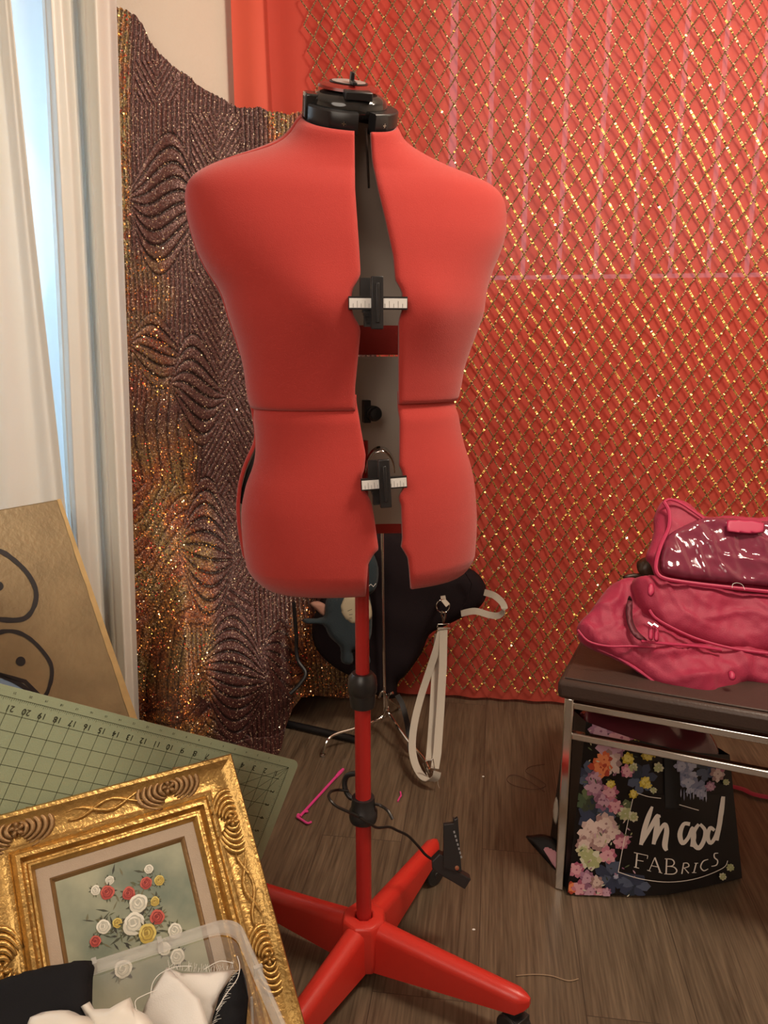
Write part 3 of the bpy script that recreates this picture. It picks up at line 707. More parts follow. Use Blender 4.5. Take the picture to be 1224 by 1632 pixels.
for k in range(4):
    a = R(-28.5 + 90 * k); d = Vector((math.cos(a), math.sin(a), 0)); sd = Vector((-d.y, d.x, 0)); O = Vector((PX, PY, 0))
    v = []; f = []; secs = []
    for t in [0, .1, .25, .45, .65, .82, .93, .975, 1.0]:
        L = .028 + .290 * t; top = .123 - .026 * t ** .9; bt = .030 + .034 * t; hw = .0205 - .0035 * t
        if t > .95: e = (1 - t) / .05 * .75 + .25; hw *= e; mid = (top + bt) / 2 + .004; top = mid + (top - mid) * (e * .8 + .2); bt = mid + (bt - mid) * (e * .8 + .2)
        rr = hw * .95
        pr = [(-hw, bt), (-hw * 1.0, top - rr)] + [(-hw * math.cos(math.pi * q / 8), top - rr + rr * math.sin(math.pi * q / 8)) for q in range(1, 8)] + [(hw, top - rr), (hw, bt)]
        secs.append([O + d * L + sd * x + Vector((0, 0, z)) for x, z in pr])
    m_ = len(secs[0]); v = [p for s_ in secs for p in s_]
    for i in range(len(secs) - 1):
        for q in range(m_): f.append((i*m_+q, i*m_+(q+1)%m_, (i+1)*m_+(q+1)%m_, (i+1)*m_+q))
    f += [tuple(range(m_)), tuple((len(secs)-1)*m_+q for q in range(m_))[::-1]]
    lg = MB().add(v, f).build('leg', m_redp, form)
    lg.data.flip_normals()
    cp = O + d * .292 + Vector((0, 0, 0))
    cs = MB()
    Mw = Matrix.Translation(cp + Vector((0, 0, .0255))) @ Matrix.Rotation(a + R(70), 4, 'Z') @ Matrix.Rotation(R(90), 4, 'Y')
    for x0 in (-.019, .004): cs.lathe([(.006, x0), (.0215, x0), (.025, x0 + .003), (.025, x0 + .012), (.0215, x0 + .015), (.006, x0 + .015)], Mw, 24)
    cs.lathe([(.008, .03), (.012, .046), (.014, .06), (.004, .062)], Matrix.Translation(cp), 16); cs.lathe([(.007, -.02), (.007, .02)], Mw, 12)
    cs.box((-.016, -.02, .030), (.016, .014, .050), M=Matrix.Translation(cp) @ Matrix.Rotation(a + R(70), 4, 'Z'))
    cs.build('caster', m_blk, form, bevel=.001)
# hem marker arm: wire and clip
def YP(*p): return [aty(x, y, Y) for x, y, Y in p]
MB().tube(spl(YP((597,1281,1.25),(607,1284,1.25),(618,1292,1.24),(626,1306,1.23))), .0028, 8).tube(spl(YP((572,1302,1.235),(555,1294,1.22),(535,1284,1.21),(524,1271,1.22),(527,1262,1.25),(540,1259,1.28),(556,1261,1.28))), .0026, 8).tube(spl(YP((574,1303,1.23),(588,1312,1.235),(601,1319,1.25),(620,1318,1.28),(634,1324,1.3),(650,1332,1.32),(665,1347,1.33),(678,1362,1.335),(690,1370,1.335),(706,1376,1.335))), .0026, 8).build('marker_wire', m_wire, form)
mb = MB().tube(spl(YP((575,1268,1.28),(561,1272,1.28),(552,1262,1.285),(549,1248,1.29),(553,1237,1.29),(563,1233,1.285),(573,1234,1.28))), [.005]*49, 10)
mb.build('clamp_lever', m_blk, form)
Mk = frame_on(aty(722, 1340, 1.33), (1, .35, .1), (0, -1, .25))
ck = root('x', (0,0,0), None, None); bpy.data.objects.remove(ck)
mb = MB().prism(pxpoly([(706,1311),(722,1309),(721,1300),(724,1303),(729,1300),(731,1330),(735,1386),(722,1384),(706,1380)], Mk), Mk, .012)
clip = mb.build('hem_marker_clip', m_blk, form, smooth=False, bevel=.001)
mb = MB().prism(pxpoly([(700,1358),(716,1366),(727,1385),(750,1398),(740,1414),(722,1403),(704,1393),(688,1381),(688,1370)], Mk), Mk @ Matrix.Translation((0, 0, -.014)), .024)
mb.build('clip_jaw', m_blk, clip, smooth=False, bevel=.0015)
mb = MB()
for q in range(7): mb.box((.0035 + q*.0008, .018 - q * .008, .012), (.0065 + q * .0008, .0225 - q * .008, .0125), M=Mk)
mb.build('clip_print', mat('faded_print', (.25, .25, .26), .5), clip, smooth=False)
MB().lathe([(.0042, 0), (.004, .002), (.001, .0026)], Mk @ Matrix.Translation((-.002, -.046, .012)), 12).build('clip_rivet', mat('copper_rivet', (.8, .4, .25), .3, 1), clip)
# ---------------------------------------------------------------- gold canvas with painted eyes
m_canv = mat('gold_acrylic', (.30, .23, .125), .42, .3, var=.35, vscale=14, bump=.4, bscale=90)
TRc = aty(91, 799, 1.88); BRc = aty(212, 1146, 1.74); V_ = (BRc - TRc).normalized()
r0 = ray(0, 815); t0 = (TRc - CAM).dot(V_) / r0.dot(V_); TLc = CAM + r0 * t0
U_ = (TRc - TLc); U_ = (U_ - V_ * U_.dot(V_)).normalized(); Nc = U_.cross(V_).normalized()
if Nc.y > 0: Nc = -Nc
Lh = (TRc.z - .015) / -V_.z * .985; Wd = .50
Mc = frame_on(TRc, U_, Nc)                                            # local -x left, y along +/-V
sy = 1 if Mc.col[1].xyz.dot(V_) > 0 else -1
pic = root('canvas_painting', BRc, 'large gold canvas with black outlined eyes leaning before the curtain', 'painting')
th = .038
MB().box((-Wd, min(0, sy*Lh), -th/2), (0, max(0, sy*Lh), th/2), M=Mc).build('canvas', m_canv, pic, bevel=.003)
EZ = th/2 + .0015
def c2(px, py):
    q = Mc.inverted() @ atp(px, py, Mc @ Vector((0, 0, EZ)), Nc); return (q.x, q.y)
paint = MB(); blue = MB()
e1 = spl([(*c2(x, y), 0) for x, y in ((-30,870),(0,878),(22,892),(44,914),(57,940),(55,965),(40,985),(10,988),(-20,980),(-50,950),(-50,900))], 6, True)
e2 = spl([(*c2(x, y), 0) for x, y in ((-5,1010),(20,1006),(45,1016),(68,1038),(82,1062),(80,1090),(66,1112),(30,1090),(0,1076),(-22,1060),(-22,1030))], 6, True)
for e, wd in ((e1, .011), (e2, .009)):
    strokes(paint, [[(p.x, p.y, wd * (1 + .35 * nz(i * .3, 1))) for i, p in enumerate(e + [e[0], e[1]])]], wd, Mc, h=EZ)
def disc(mb, c, r_, M, h, n=20, mi=0, sx=1, rot=0):
    v = [M @ Vector((c[0], c[1], h))]
    for k in range(n):
        a = 2*math.pi*k/n; x = r_*sx*math.cos(a); y = r_*math.sin(a)
        v.append(M @ Vector((c[0] + x*math.cos(rot) - y*math.sin(rot), c[1] + x*math.sin(rot) + y*math.cos(rot), h)))
    mb.add(v, [(0, 1 + k, 1 + (k+1) % n) for k in range(n)], mi)
disc(paint, c2(33, 1054), .0105, Mc, EZ); disc(paint, c2(-2, 934), .0105, Mc, EZ)
strokes(paint, [[(*c2(x, y), .009) for x, y in ((-5, 1074), (18, 1080), (40, 1086), (66, 1112))]], .009, Mc, h=EZ)
o = paint.build('painted_lines', mat('black_paint', (.012, .012, .016), .5), pic, smooth=False)
bp_ = [c2(x, y) for x, y in ((-8, 1080), (12, 1082), (38, 1090), (66, 1116), (60, 1150), (-8, 1150))]
blue.add([Mc @ Vector((x, y, EZ - .0007)) for x, y in bp_], [tuple(range(6))])
o = blue.build('painted_patch', mat('pale_blue_paint', (.26, .40, .58), .5), pic, smooth=False); o['label'] = 'pale blue painted patch'
ed = MB(); n_e = 30; vv = []  # gold brushed front strip, lightened to stand in for the lit canvas side
for k in range(n_e + 1):
    y = sy * Lh * k / n_e; wd = .010 + .012 * k / n_e + .003 * nz(k * .7, 3)
    vv += [Mc @ Vector((-.001, y, th/2 + .0012)), Mc @ Vector((-.001 - wd, y, th/2 + .0012))]
ed.add(vv, [(2*i, 2*i+1, 2*i+3, 2*i+2) for i in range(n_e)])
o = ed.build('lit_side_strip', mat('lit_side_gold', (.55, .40, .18), .4, .3, var=.3, vscale=30), pic, smooth=False); o['label'] = 'gold brushed strip, lightened as the lit canvas side'

# ---------------------------------------------------------------- cutting mat
s_ = .98
MT = CAM + (Vector((-.18647, 1.3853, .2803)) - Vector((0, 0, 1.08))) * s_
mX = Vector((-.74094, -.45992, .48937)); mY = Vector((-.362, -.34026, -.86786))
mN = mX.cross(mY).normalized(); mN = mN if mN.y < 0 else -mN
Mm = Matrix.Identity(4)
for i in range(3): Mm[i][0] = mX[i]; Mm[i][1] = mY[i]; Mm[i][2] = mN[i]; Mm[i][3] = MT[i]   # x: inches from the right edge leftwards, y: downwards
I = .0254 * s_
mroot = root('cutting_mat', Mm @ Vector((12*I, 18*I, 0)), 'green self-healing cutting mat with inch grid leaning behind the gold frame', 'cutting mat')
rc = .012; X0, X1, Y0, Y1 = -.75*I, 24*I, -.62*I, 17.55*I
pl = []
for cx_, cy_, a0 in ((X1-rc, Y1-rc, 0), (X0+rc, Y1-rc, 90), (X0+rc, Y0+rc, 180), (X1-rc, Y0+rc, 270)):
    pl += [(cx_ + rc*math.cos(R(a0 + 15*k)), cy_ + rc*math.sin(R(a0 + 15*k))) for k in range(7)]
MB().prism(pl, Mm, .003).build('mat_sheet', mat('green_mat', (.36, .42, .27), .55, var=.05, vscale=5, bump=.15, bscale=700), mroot, smooth=False)
# front face is the side towards the camera
HF = .0035 if (Mm @ Vector((0,0,1)) - Mm.translation).y < 0 else -.0005
gl = MB()
def mline(x0, y0, x1, y1, wd=.0007): strokes(gl, [[(x0*I, y0*I), (x1*I, y1*I)]], wd, Mm, h=HF)
for k in range(0, 24): mline(k, 0 if k == 0 else .45, k, 17)
for k in range(0, 18): mline(0 if k == 0 else .45, k, 23, k)
for k in range(0, 23 * 8 + 1):
    if k % 2 == 0 or True: mline(k/8, 0, k/8, .14 if k % 4 else .22, .0004)
for k in range(0, 17 * 8 + 1): mline(0, k/8, .14 if k % 4 else .22, k/8, .0004)
for a in (30, 45, 60): mline(0, 0, 7.5*math.cos(R(a)), 7.5*math.sin(R(a)), .0006)
gl.build('grid_lines', mat('dark_green_ink', (.045, .055, .025), .6), mroot, smooth=False)
nb = MB()
def mtext(body, x, y, size, rot):
    v, f = text_mesh(body, size); Rm = Matrix.Rotation(rot, 4, 'Z')
    Fm = Matrix.Diagonal((1, 1, 1, 1))
    if mX.cross(mY).dot(mN) < 0: Fm = Matrix.Diagonal((-1, 1, 1, 1))     # the plane frame is left-handed: mirror so the digits read true
    nb.add([Mm @ Matrix.Translation((x*I, y*I, HF + .0003 if HF > 0 else HF)) @ (Rm @ (Fm @ p)) for p in v], f)
NROT = 0
for k in range(1, 23): mtext(str(k), k - .12, .62, .0135, NROT)
for k in range(1, 17): mtext(str(k), .62, k, .0115, NROT + R(90))
for k in range(1, 23): mtext(str(k), k, -.32, .0050, NROT)
nb.build('printed_numbers', mat('mat_number_ink', (.03, .035, .02), .6), mroot, smooth=False)

# ---------------------------------------------------------------- ornate gold frame with a rose painting
sf = .96
fT = CAM + (Vector((-.28106, 1.28827, .42567)) - CAM) * sf
fX = Vector((.83451, .54991, -.03463)); fY = -Vector((.34399, -.56905, -.74690)); fX = fX.normalized(); fY = (fY - fX*fY.dot(fX)).normalized()
fN = fX.cross(fY)
Mf = Matrix.Identity(4)
for i in range(3): Mf[i][0] = fX[i]; Mf[i][1] = fY[i]; Mf[i][2] = fN[i]; Mf[i][3] = fT[i]   # x right, y up, z out; origin at the top right outer corner
II = .0254 * sf; MW = 4.41 * II; FW = 8 * II + 2 * MW; FH = 10.5 * II + 2 * MW
fr = root('picture_frame', Mf @ Vector((-FW/2, -FH, 0)), 'ornate carved gold frame around a small rose painting, leaning on the green mat', 'picture frame')
m_gold = mat('antique_gold_leaf', (.50, .31, .10), .36, .8, var=.5, vscale=38, bump=.7, bscale=140)
m_gold2 = mat('dull_shaded_gold', (.30, .18, .08), .45, .6, var=.35, vscale=30, bump=.6, bscale=120)
prof = [(0, -.022), (0, .020), (.003, .0245), (.008, .0245), (.013, .021), (.024, .0155), (.036, .013), (.046, .014), (.051, .0175), (.054, .0165), (.057, .014), (.059, .021), (.063, .025), (.068, .025), (.071, .019), (.073, .013), (.076, .013), (.078, .017), (.081, .018), (.084, .015), (.086, .010), (.087, .009)]
def sweep(pr, name, m, parent, scale=1):
    mb = MB(); v = []; k = len(pr)
    for sx, sy_ in ((0, 0), (-1, 0), (-1, -1), (0, -1)):
        for d, z in pr:
            x = (-d if sx == 0 else -FW + d); y = (-d if sy_ == 0 else -FH + d); v.append(Mf @ Vector((x, y, z)))
    f = []
    for c in range(4):
        n = (c + 1) % 4
        for q in range(k - 1): f.append((c*k+q, c*k+q+1, n*k+q+1, n*k+q))
    mb.add(v, f); o = mb.build(name, m, parent, auto=False); o.data.set_sharp_from_angle(angle=R(30)); return o
mo = sweep(prof, 'moulding', m_gold, fr)
sweep([(.086, .009), (.087, .0085), (.104, .0055), (.105, .003)], 'linen_liner', mat('linen_liner', (.46, .36, .27), .85, var=.06, vscale=90, bump=.3, bscale=600), fr)
sweep([(.1045, .005), (.106, .0065), (.108, .005), (.110, .002), (.1115, .0005)], 'inner_fillet', m_gold2, fr)
# carved scrolls
def scroll(cx, cy, ang, sc, m=m_gold):
    mb = MB(); M = Mf @ Matrix.Translation((cx, cy, .0165)) @ Matrix.Rotation(ang, 4, 'Z')
    for s2 in (-1, 1):
        for k in range(5):
            rx = (.013 + .0085 * k) * sc; ry = (.010 + .0045 * k) * sc; pts = []
            for t in range(13):
                a = R(-70 + 140 * t / 12); pts.append(M @ Vector((s2 * rx * math.cos(a) * 1.0, ry * math.sin(a), .0010 - .0006*k)))
            mb.tube(pts, [(.0012 + .0030 * math.sin(math.pi * (t + .5) / 13.5)) * sc for t in range(13)], 7)
    for k in range(5):
        a = R(72 * k + 20); mb.tube(spl([M @ Vector((.002*math.cos(a), .002*math.sin(a), .002)), M @ Vector((.007*sc*math.cos(a), .007*sc*math.sin(a), .005)), M @ Vector((.011*sc*math.cos(a+.3), .011*sc*math.sin(a+.3), .001))], 4), [.0025, .003, .0032, .0034, .0034, .003, .0025, .0018, .001], 7)
    mb.tube([M @ Vector((0, 0, 0)), M @ Vector((0, 0, .0065))], [.004, .0025], 8)
    o = mb.build('carved_scroll', m, fr, auto=False)
hw = .027
scroll(-hw, -.105, R(90), 1.05)
scroll(-.115, -hw, R(4), 1.05, m_gold2); scroll(-FW + .07, -hw, R(0), 1.05, m_gold2)  # top rail scrolls take the duller gold, shade put into their colour
scroll(-hw, -.105 - .21, R(90), 1.0); scroll(-FW + hw, -.20, R(90), 1.1)
scroll(-FW + hw, -FH + .1, R(90), 1.0); scroll(-.12, -FH + hw, 0, 1.0)
def vine(x0, y0, x1, y1):
    mb = MB(); 
    for sgn in (-1, 1):
        pts = [Mf @ Vector((x0 + (x1-x0)*t/10 + (0 if abs(x1-x0) > abs(y1-y0) else sgn*.008*math.cos(t*.7)), y0 + (y1-y0)*t/10 + (sgn*.008*math.cos(t*.7) if abs(x1-x0) > abs(y1-y0) else 0), .0165)) for t in range(11)]
        mb.tube(pts, [.0012 + .002*math.sin(math.pi*t/10) for t in range(11)], 7)
    mb.build('carved_ridge', m_gold, fr, auto=False)
vine(-.155, -hw, -.27, -hw); vine(-hw, -.155, -hw, -.27); vine(-FW + hw, -.26, -FW + hw, -.34)
# painting
m_pb = bpy.data.materials.new('painted_background'); m_pb.use_nodes = True
nt = m_pb.node_tree; tc = nt.nodes.new('ShaderNodeTexCoord'); n1 = nt.nodes.new('ShaderNodeTexNoise'); n1.inputs['Scale'].default_value = 9; n1.inputs['Detail'].default_value = 6
cr = nt.nodes.new('ShaderNodeValToRGB'); e = cr.color_ramp.elements; e[0].position = .35; e[0].color = (.16, .20, .15, 1); e[1].position = .68; e[1].color = (.42, .42, .29, 1)
nt.links.new(tc.outputs['Object'], n1.inputs[0]); nt.links.new(n1.outputs[0], cr.inputs[0]); nt.links.new(cr.outputs[0], nt.nodes['Principled BSDF'].inputs[0]); nt.nodes['Principled BSDF'].inputs['Roughness'].default_value = .45
pt = MB().box((-FW + .109, -FH + .109, -.004), (-.109, -.109, .001), M=Mf).build('painting', m_pb, fr, smooth=False)
def f2(px, py):
    q = Mf.inverted() @ atp(px, py, Mf @ Vector((0, 0, .0015)), fN); return q.x, q.y
rose = MB(); rr = random.Random(5)
cols = dict(w=[(.62,.60,.50),(.80,.78,.68),(.45,.45,.38),(.30,.31,.25)], r=[(.38,.04,.03),(.55,.10,.07),(.22,.015,.012),(.65,.25,.18)], y=[(.50,.36,.06),(.68,.55,.14),(.32,.22,.04),(.75,.68,.35)], g=[(.05,.055,.03),(.10,.11,.05),(.03,.03,.02),(.16,.15,.08)])
pm = []; pidx = {}
for k in 'wryg':
    for i, c in enumerate(cols[k]): pidx[k, i] = len(pm); pm.append(mat('paint_%s' % dict(w='cream', r='red', y='yellow', g='leaf')[k], c, .5))
hz = .0013
def leafp(c, L, wd, a, mi):
    global hz; hz += .0000015
    d = (math.cos(a), math.sin(a)); n_ = (-d[1], d[0])
    rose.add([Mf @ Vector((c[0] + d[0]*x + n_[0]*y, c[1] + d[1]*x + n_[1]*y, hz)) for x, y in ((0, 0), (L*.4, wd/2), (L, 0), (L*.4, -wd/2))], [(0, 3, 2, 1)], mi)
def cres(c, r_, a0, a1, wd, mi):
    global hz; hz += .000003
    o_ = []; i_ = []
    for q in range(7):
        a = a0 + (a1 - a0) * q / 6; s2 = math.sin(math.pi * q / 6) ** .6
        o_.append((c[0] + r_*math.cos(a), c[1] + r_*math.sin(a))); i_.append((c[0] + (r_ - wd*s2)*math.cos(a), c[1] + (r_ - wd*s2)*math.sin(a)))
    n0 = [Mf @ Vector((x, y, hz)) for x, y in o_ + i_]
    rose.add(n0, [(q+7, q, q+1, q+8) for q in range(6)], mi)
def rosep(px, py, r_, k):
    global hz
    c = f2(px, py); r_ = r_ * .88 / F * 1.05
    for q in range(9): leafp(c, r_ * 1.55, r_ * .5, rr.uniform(0, 6.3), pidx['g', rr.randrange(4)])
    hz += .00001; t0 = rr.uniform(0, 6.3)
    disc(rose, c, r_*.92, Mf, hz, 9, pidx[k, 0], .9, t0)
    for q in range(6):
        a = t0 + q*1.05; cq = (c[0] + r_*.35*math.cos(a), c[1] + r_*.35*math.sin(a)); rq = r_*rr.uniform(.62, .78)
        cres(cq, rq, a - 1.3, a + 1.3, rq*.55, pidx[k, 1 if math.sin(a) > -.3 else 0]); cres(cq, rq*.62, a - 1.4, a + 1.4, rq*.22, pidx[k, 2])
    cc_ = (c[0] - r_*.08, c[1] + r_*.12)
    hz += .000003; disc(rose, cc_, r_*.50, Mf, hz, 9, pidx[k, 2])
    for q in range(4):
        a = t0 + q*1.6; cres(cc_, r_*(.50 - .07*q), a, a + 2.4, r_*.16, pidx[k, 1 if q % 2 == 0 else 0])
    hz += .000003; disc(rose, cc_, r_*.13, Mf, hz, 7, pidx[k, 2])
for _ in range(95):
    t = rr.random(); px, py = (195 + rr.gauss(0, 30), 1478 + rr.gauss(0, 13)) if t < .6 else (215 + rr.gauss(0, 22), 1430 + rr.gauss(0, 24))
    leafp(f2(px, py), rr.uniform(.008, .020), rr.uniform(.0015, .004), rr.uniform(0, 6.3), pidx['g', rr.randrange(4)])
for px, py, r_, k in ((237,1385,9,'w'),(175,1403,8,'w'),(152,1419,9,'w'),(233,1407,12,'r'),(254,1403,10,'y'),(171,1422,13,'r'),(205,1424,12,'r'),(247,1437,9,'y'),(221,1440,17,'w'),(251,1462,14,'r'),(165,1477,13,'w'),(187,1471,9,'y'),(214,1472,21,'w'),(152,1500,10,'r'),(235,1488,17,'y'),(279,1483,14,'w'),(196,1545,16,'w'),(282,1525,14,'w'),(262,1512,12,'w')):
    rosep(px, py, r_, k)
o = rose.build('painted_roses', pm, pt, smooth=False); o['label'] = 'red, white and yellow roses painted on green'

# ---------------------------------------------------------------- clear storage bin and the cloth in it
cB = atz(378, 1457, .40); eL = Vector((-.895, -.446, 0)).normalized(); eR = Vector((eL.y, -eL.x, 0)); eR = eR if eR.y < 0 else -eR
m_clear = mat('translucent_plastic', (.86, .86, .84), .18, trans=.0, spec=.5)
nt = m_clear.node_tree; b = nt.nodes['Principled BSDF']; tr_ = nt.nodes.new('ShaderNodeBsdfTransparent'); tr_.inputs[0].default_value = (.93, .93, .91, 1); mx = nt.nodes.new('ShaderNodeMixShader'); mx.inputs[0].default_value = .80
nt.links.new(b.outputs[0], mx.inputs[1]); nt.links.new(tr_.outputs[0], mx.inputs[2]); nt.links.new(mx.outputs[0], nt.nodes['Material Output'].inputs[0])
m_rim = mat('frosted_rim_plastic', (.75, .74, .70), .25)
nt = m_rim.node_tree; b = nt.nodes['Principled BSDF']; tr_ = nt.nodes.new('ShaderNodeBsdfTransparent'); mx = nt.nodes.new('ShaderNodeMixShader'); mx.inputs[0].default_value = .66
nt.links.new(b.outputs[0], mx.inputs[1]); nt.links.new(tr_.outputs[0], mx.inputs[2]); nt.links.new(mx.outputs[0], nt.nodes['Material Output'].inputs[0])
BW, BD = .40, .42
Mb = Matrix.Identity(4); O_ = cB.copy(); O_.z = 0
for i in range(3): Mb[i][0] = eL[i]; Mb[i][1] = eR[i]; Mb[i][2] = (0, 0, 1)[i]; Mb[i][3] = O_[i]
bn = root('storage_bin', Mb @ Vector((BW/2, BD/2, 0)), 'clear plastic storage bin holding fabric scraps in front of the gold frame', 'storage bin')
def rrect(ins, z, rc=.03, n=6):
    out = []
    for cx_, cy_, a0 in ((BW-ins-rc, BD-ins-rc, 0), (ins+rc, BD-ins-rc, 90), (ins+rc, ins+rc, 180), (BW-ins-rc, ins+rc, 270)):
        out += [Mb @ Vector((cx_ + rc*math.cos(R(a0+90*k/n)), cy_ + rc*math.sin(R(a0+90*k/n)), z)) for k in range(n+1)]
    return out
rings = [rrect(.040, .004), rrect(.034, .012), rrect(.012, .36), rrect(.010, .385)]
mb = MB(); n = len(rings[0]); v = [p for r_ in rings for p in r_]
mb.add(v, [(i*n+k, i*n+(k+1)%n, (i+1)*n+(k+1)%n, (i+1)*n+k) for i in range(len(rings)-1) for k in range(n)] + [tuple(range(n))])
mb.build('bin_wall', m_clear, bn)
rings = [rrect(.010, .388), rrect(.001, .388), rrect(-.001, .390), rrect(-.001, .398), rrect(.001, .401), rrect(.005, .401), rrect(.007, .398), rrect(.009, .390)]
mb = MB(); v = [p for r_ in rings for p in r_]
mb.add(v, [(i*n+k, i*n+(k+1)%n, (i+1)*n+(k+1)%n, (i+1)*n+k) for i in range(len(rings)-1) for k in range(n)])
mb.box((-.002, .10, .386), (.009, .106, .403), M=Mb); mb.box((-.002, .27, .386), (.009, .276, .403), M=Mb); mb.box((.10, -.002, .386), (.106, .009, .403), M=Mb); mb.box((.18, -.002, .386), (.186, .009, .403), M=Mb)
mb.build('rim', m_rim, bn)
mb = MB()
for y in (.11, .28): mb.box((.010, y, .02), (.0125, y + .003, .37), M=Mb @ Matrix.Translation((.004, 0, 0)))
for x in (.08, .3): pass
mb.build('side_rib', m_rim, bn, smooth=False)
def clothp(name, px, z, N, m, label, d=.02, wr=.01, seed=1, edge=.03, step=.007, smoothn=2, wrs=14, back=.5):
    O = atz(px[0][0], px[0][1], z); M = frame_on(O, (1, 0, 0), N); P = pxpoly(px, M)
    o = puff(name, P, M, m, None, d, edge, back, step, wr, wrs, smoothn=smoothn, seed=seed)
    return tag(o, label, 'fabric')
m_blkc = mat('black_cotton', (.012, .012, .014), .85, bump=.2, bscale=700, spec=.15)
m_whc = mat('white_cotton', (.80, .77, .72), .8, bump=.2, bscale=600)
m_wsat = mat('white_satin_scrap', (.80, .76, .68), .35, spec=.6, sheen=.2)
clothp('black_fabric', [(-80,1590),(-20,1568),(30,1553),(85,1540),(146,1531),(148,1560),(147,1600),(150,1660),(60,1700),(-90,1690)], .385, (0, -.45, .9), m_blkc, 'black fabric draped over the left rim of the bin', .022, .010, 1)
wf = clothp('white_fabric', [(266,1541),(290,1551),(330,1550),(374,1545),(356,1577),(342,1607),(346,1660),(300,1665)], .37, (.35, -.5, .8), m_whc, 'folded white cotton with a frayed edge in the bin', .006, .012, 5, wrs=14, smoothn=0, edge=.012)
wf2 = clothp('x', [(266,1541),(292,1566),(318,1592),(330,1625),(338,1665),(215,1675),(226,1615),(243,1575)], .378, (-.25, -.5, .8), m_whc, 'x', .007, .010, 8, wrs=14, smoothn=0, edge=.012)
wf2.name = 'folded_flap'; del wf2['label']; del wf2['category']; wf2.parent = wf
clothp('black_fabric', [(385,1543),(392,1560),(396,1590),(392,1640),(340,1660),(338,1625),(350,1585),(370,1555)], .365, (.1, -.5, .85), m_blkc, 'black fabric tucked right of the white cotton in the bin', .012, .008, 9, smoothn=1)
clothp('white_satin', [(40,1640),(55,1618),(80,1611),(110,1610),(128,1618),(150,1628),(150,1690),(30,1690)], .39, (0, -.5, .85), m_wsat, 'shiny white satin bunched over the black fabric', .026, .018, 12, wrs=18)
clothp('white_satin', [(140,1625),(128,1605),(143,1596),(150,1608),(175,1607),(208,1589),(214,1606),(235,1618),(250,1640),(240,1690),(150,1690)], .385, (0, -.5, .85), m_wsat, 'crumpled white satin with a knotted tip in the middle of the bin', .022, .020, 22, wrs=28, step=.005, smoothn=1)
rnd = random.Random(2); mb = MB()
for k in range(46):
    t = k / 45; x = 268 + (372 - 268) * t; y = 1543 + 7 * math.sin(t * 3) ; p = atz(x, y, .385)
    mb.tube([p, p + Vector((rnd.uniform(-.004, .006), rnd.uniform(0, .006), rnd.uniform(.002, .010)))], .00025, 4)
for k in range(30):
    t = k / 29; x = 372 - 34 * t; y = 1548 + 84 * t; p = atz(x, y, .385)
    mb.tube([p, p + Vector((rnd.uniform(.002, .010), rnd.uniform(-.002, .004), rnd.uniform(-.001, .006)))], .00025, 4)
for pp in ([(378,1524),(382,1540),(378,1560),(360,1585),(345,1610)], [(305,1540),(280,1541),(255,1552),(243,1568),(240,1590)], [(250,1578),(232,1585),(216,1595),(218,1612)], [(372,1535),(350,1532),(325,1545)]):
    mb.tube(spl([atz(x, y, .405) for x, y in pp], 6), .0005, 5)
tag(mb.build('loose_threads', mat('white_thread', (.8, .78, .72), .7)), 'loose white threads fraying from the cotton in the bin', 'thread', kind='stuff')
# ---------------------------------------------------------------- chrome display stand, black bag, strap
st = root('display_stand', (0, 2.16, 0), 'chrome display stand with curled legs behind the red dress form', 'display stand')
def Y3(Y, *p): return [aty(x, y, Y) for x, y in p]
ptop = aty(609, 850, 2.17); pbot = aty(613, 1142, 2.17)
MB().tube([ptop + Vector((-.004, 0, .06)), ptop, aty(611, 1000, 2.17), pbot], .0048, 10).build('pole', m_chrome, st)
def leg(pts): MB().tube(spl(pts, 6), .0042, 8).lathe([(.003, 0), (.0075, .002), (.0075, .008), (.003, .010)], Matrix.Translation((pts[-1].x, pts[-1].y, 0.0)), 12).build('leg', m_chrome, st)
leg([aty(604,1112,2.15), aty(609,1102,2.15), aty(614,1108,2.15), aty(616,1128,2.15), aty(608,1143,2.15), aty(590,1152,2.12), aty(562,1162,2.1), aty(535,1170,2.08), aty(522,1180,2.06), atz(515,1200,.012)])
leg([aty(626,1104,2.15), aty(619,1108,2.16), aty(617,1122,2.17), aty(620,1136,2.15), aty(632,1155,2.1), aty(652,1183,2.04), aty(672,1205,2.0), atz(682,1222,.012)])
a_ = aty(612, 1130, 2.17)
leg([a_ + Vector((0, .0, .03)), a_ + Vector((.01, .03, .02)), a_ + Vector((.03, .10, -.03)), Vector((a_.x + .05, a_.y + .17, .012))])
m_bag = mat('black_canvas_bag', (.013, .008, .010), .85, bump=.25, bscale=500, spec=.15)
m_plum = mat('dark_plum_cloth', (.045, .016, .022), .85)
Mb2 = frame_on(aty(600, 980, 2.24), (1, 0, 0), (0, -1, .06))
bag = root('shoulder_bag', aty(600, 1100, 2.24), 'black cloth bag hanging on the chrome stand behind the dress form', 'bag')
def pf(name, px, M, m, parent, **k): return puff(name, pxpoly(px, M), M, m, parent, **k)
pf('bag_body', [(560,845),(640,850),(662,880),(700,905),(746,905),(770,925),(775,950),(760,972),(735,985),(705,1000),(684,1012),(672,1040),(650,1072),(634,1088),(630,1112),(600,1108),(575,1085),(540,1068),(512,1045),(498,1018),(500,985),(520,930),(535,880)], Mb2, m_bag, bag, d=.035, edge=.05, back=.4, wr=.012, wrs=9, step=.015)
MB().tube([aty(x, y, 2.18) for x, y in ((741,912),(752,930),(748,952),(735,972))], .002, 6).build('seam', m_bag, bag)
m_web = mat('cream_webbing', (.50, .45, .38), .75, bump=.3, bscale=900)
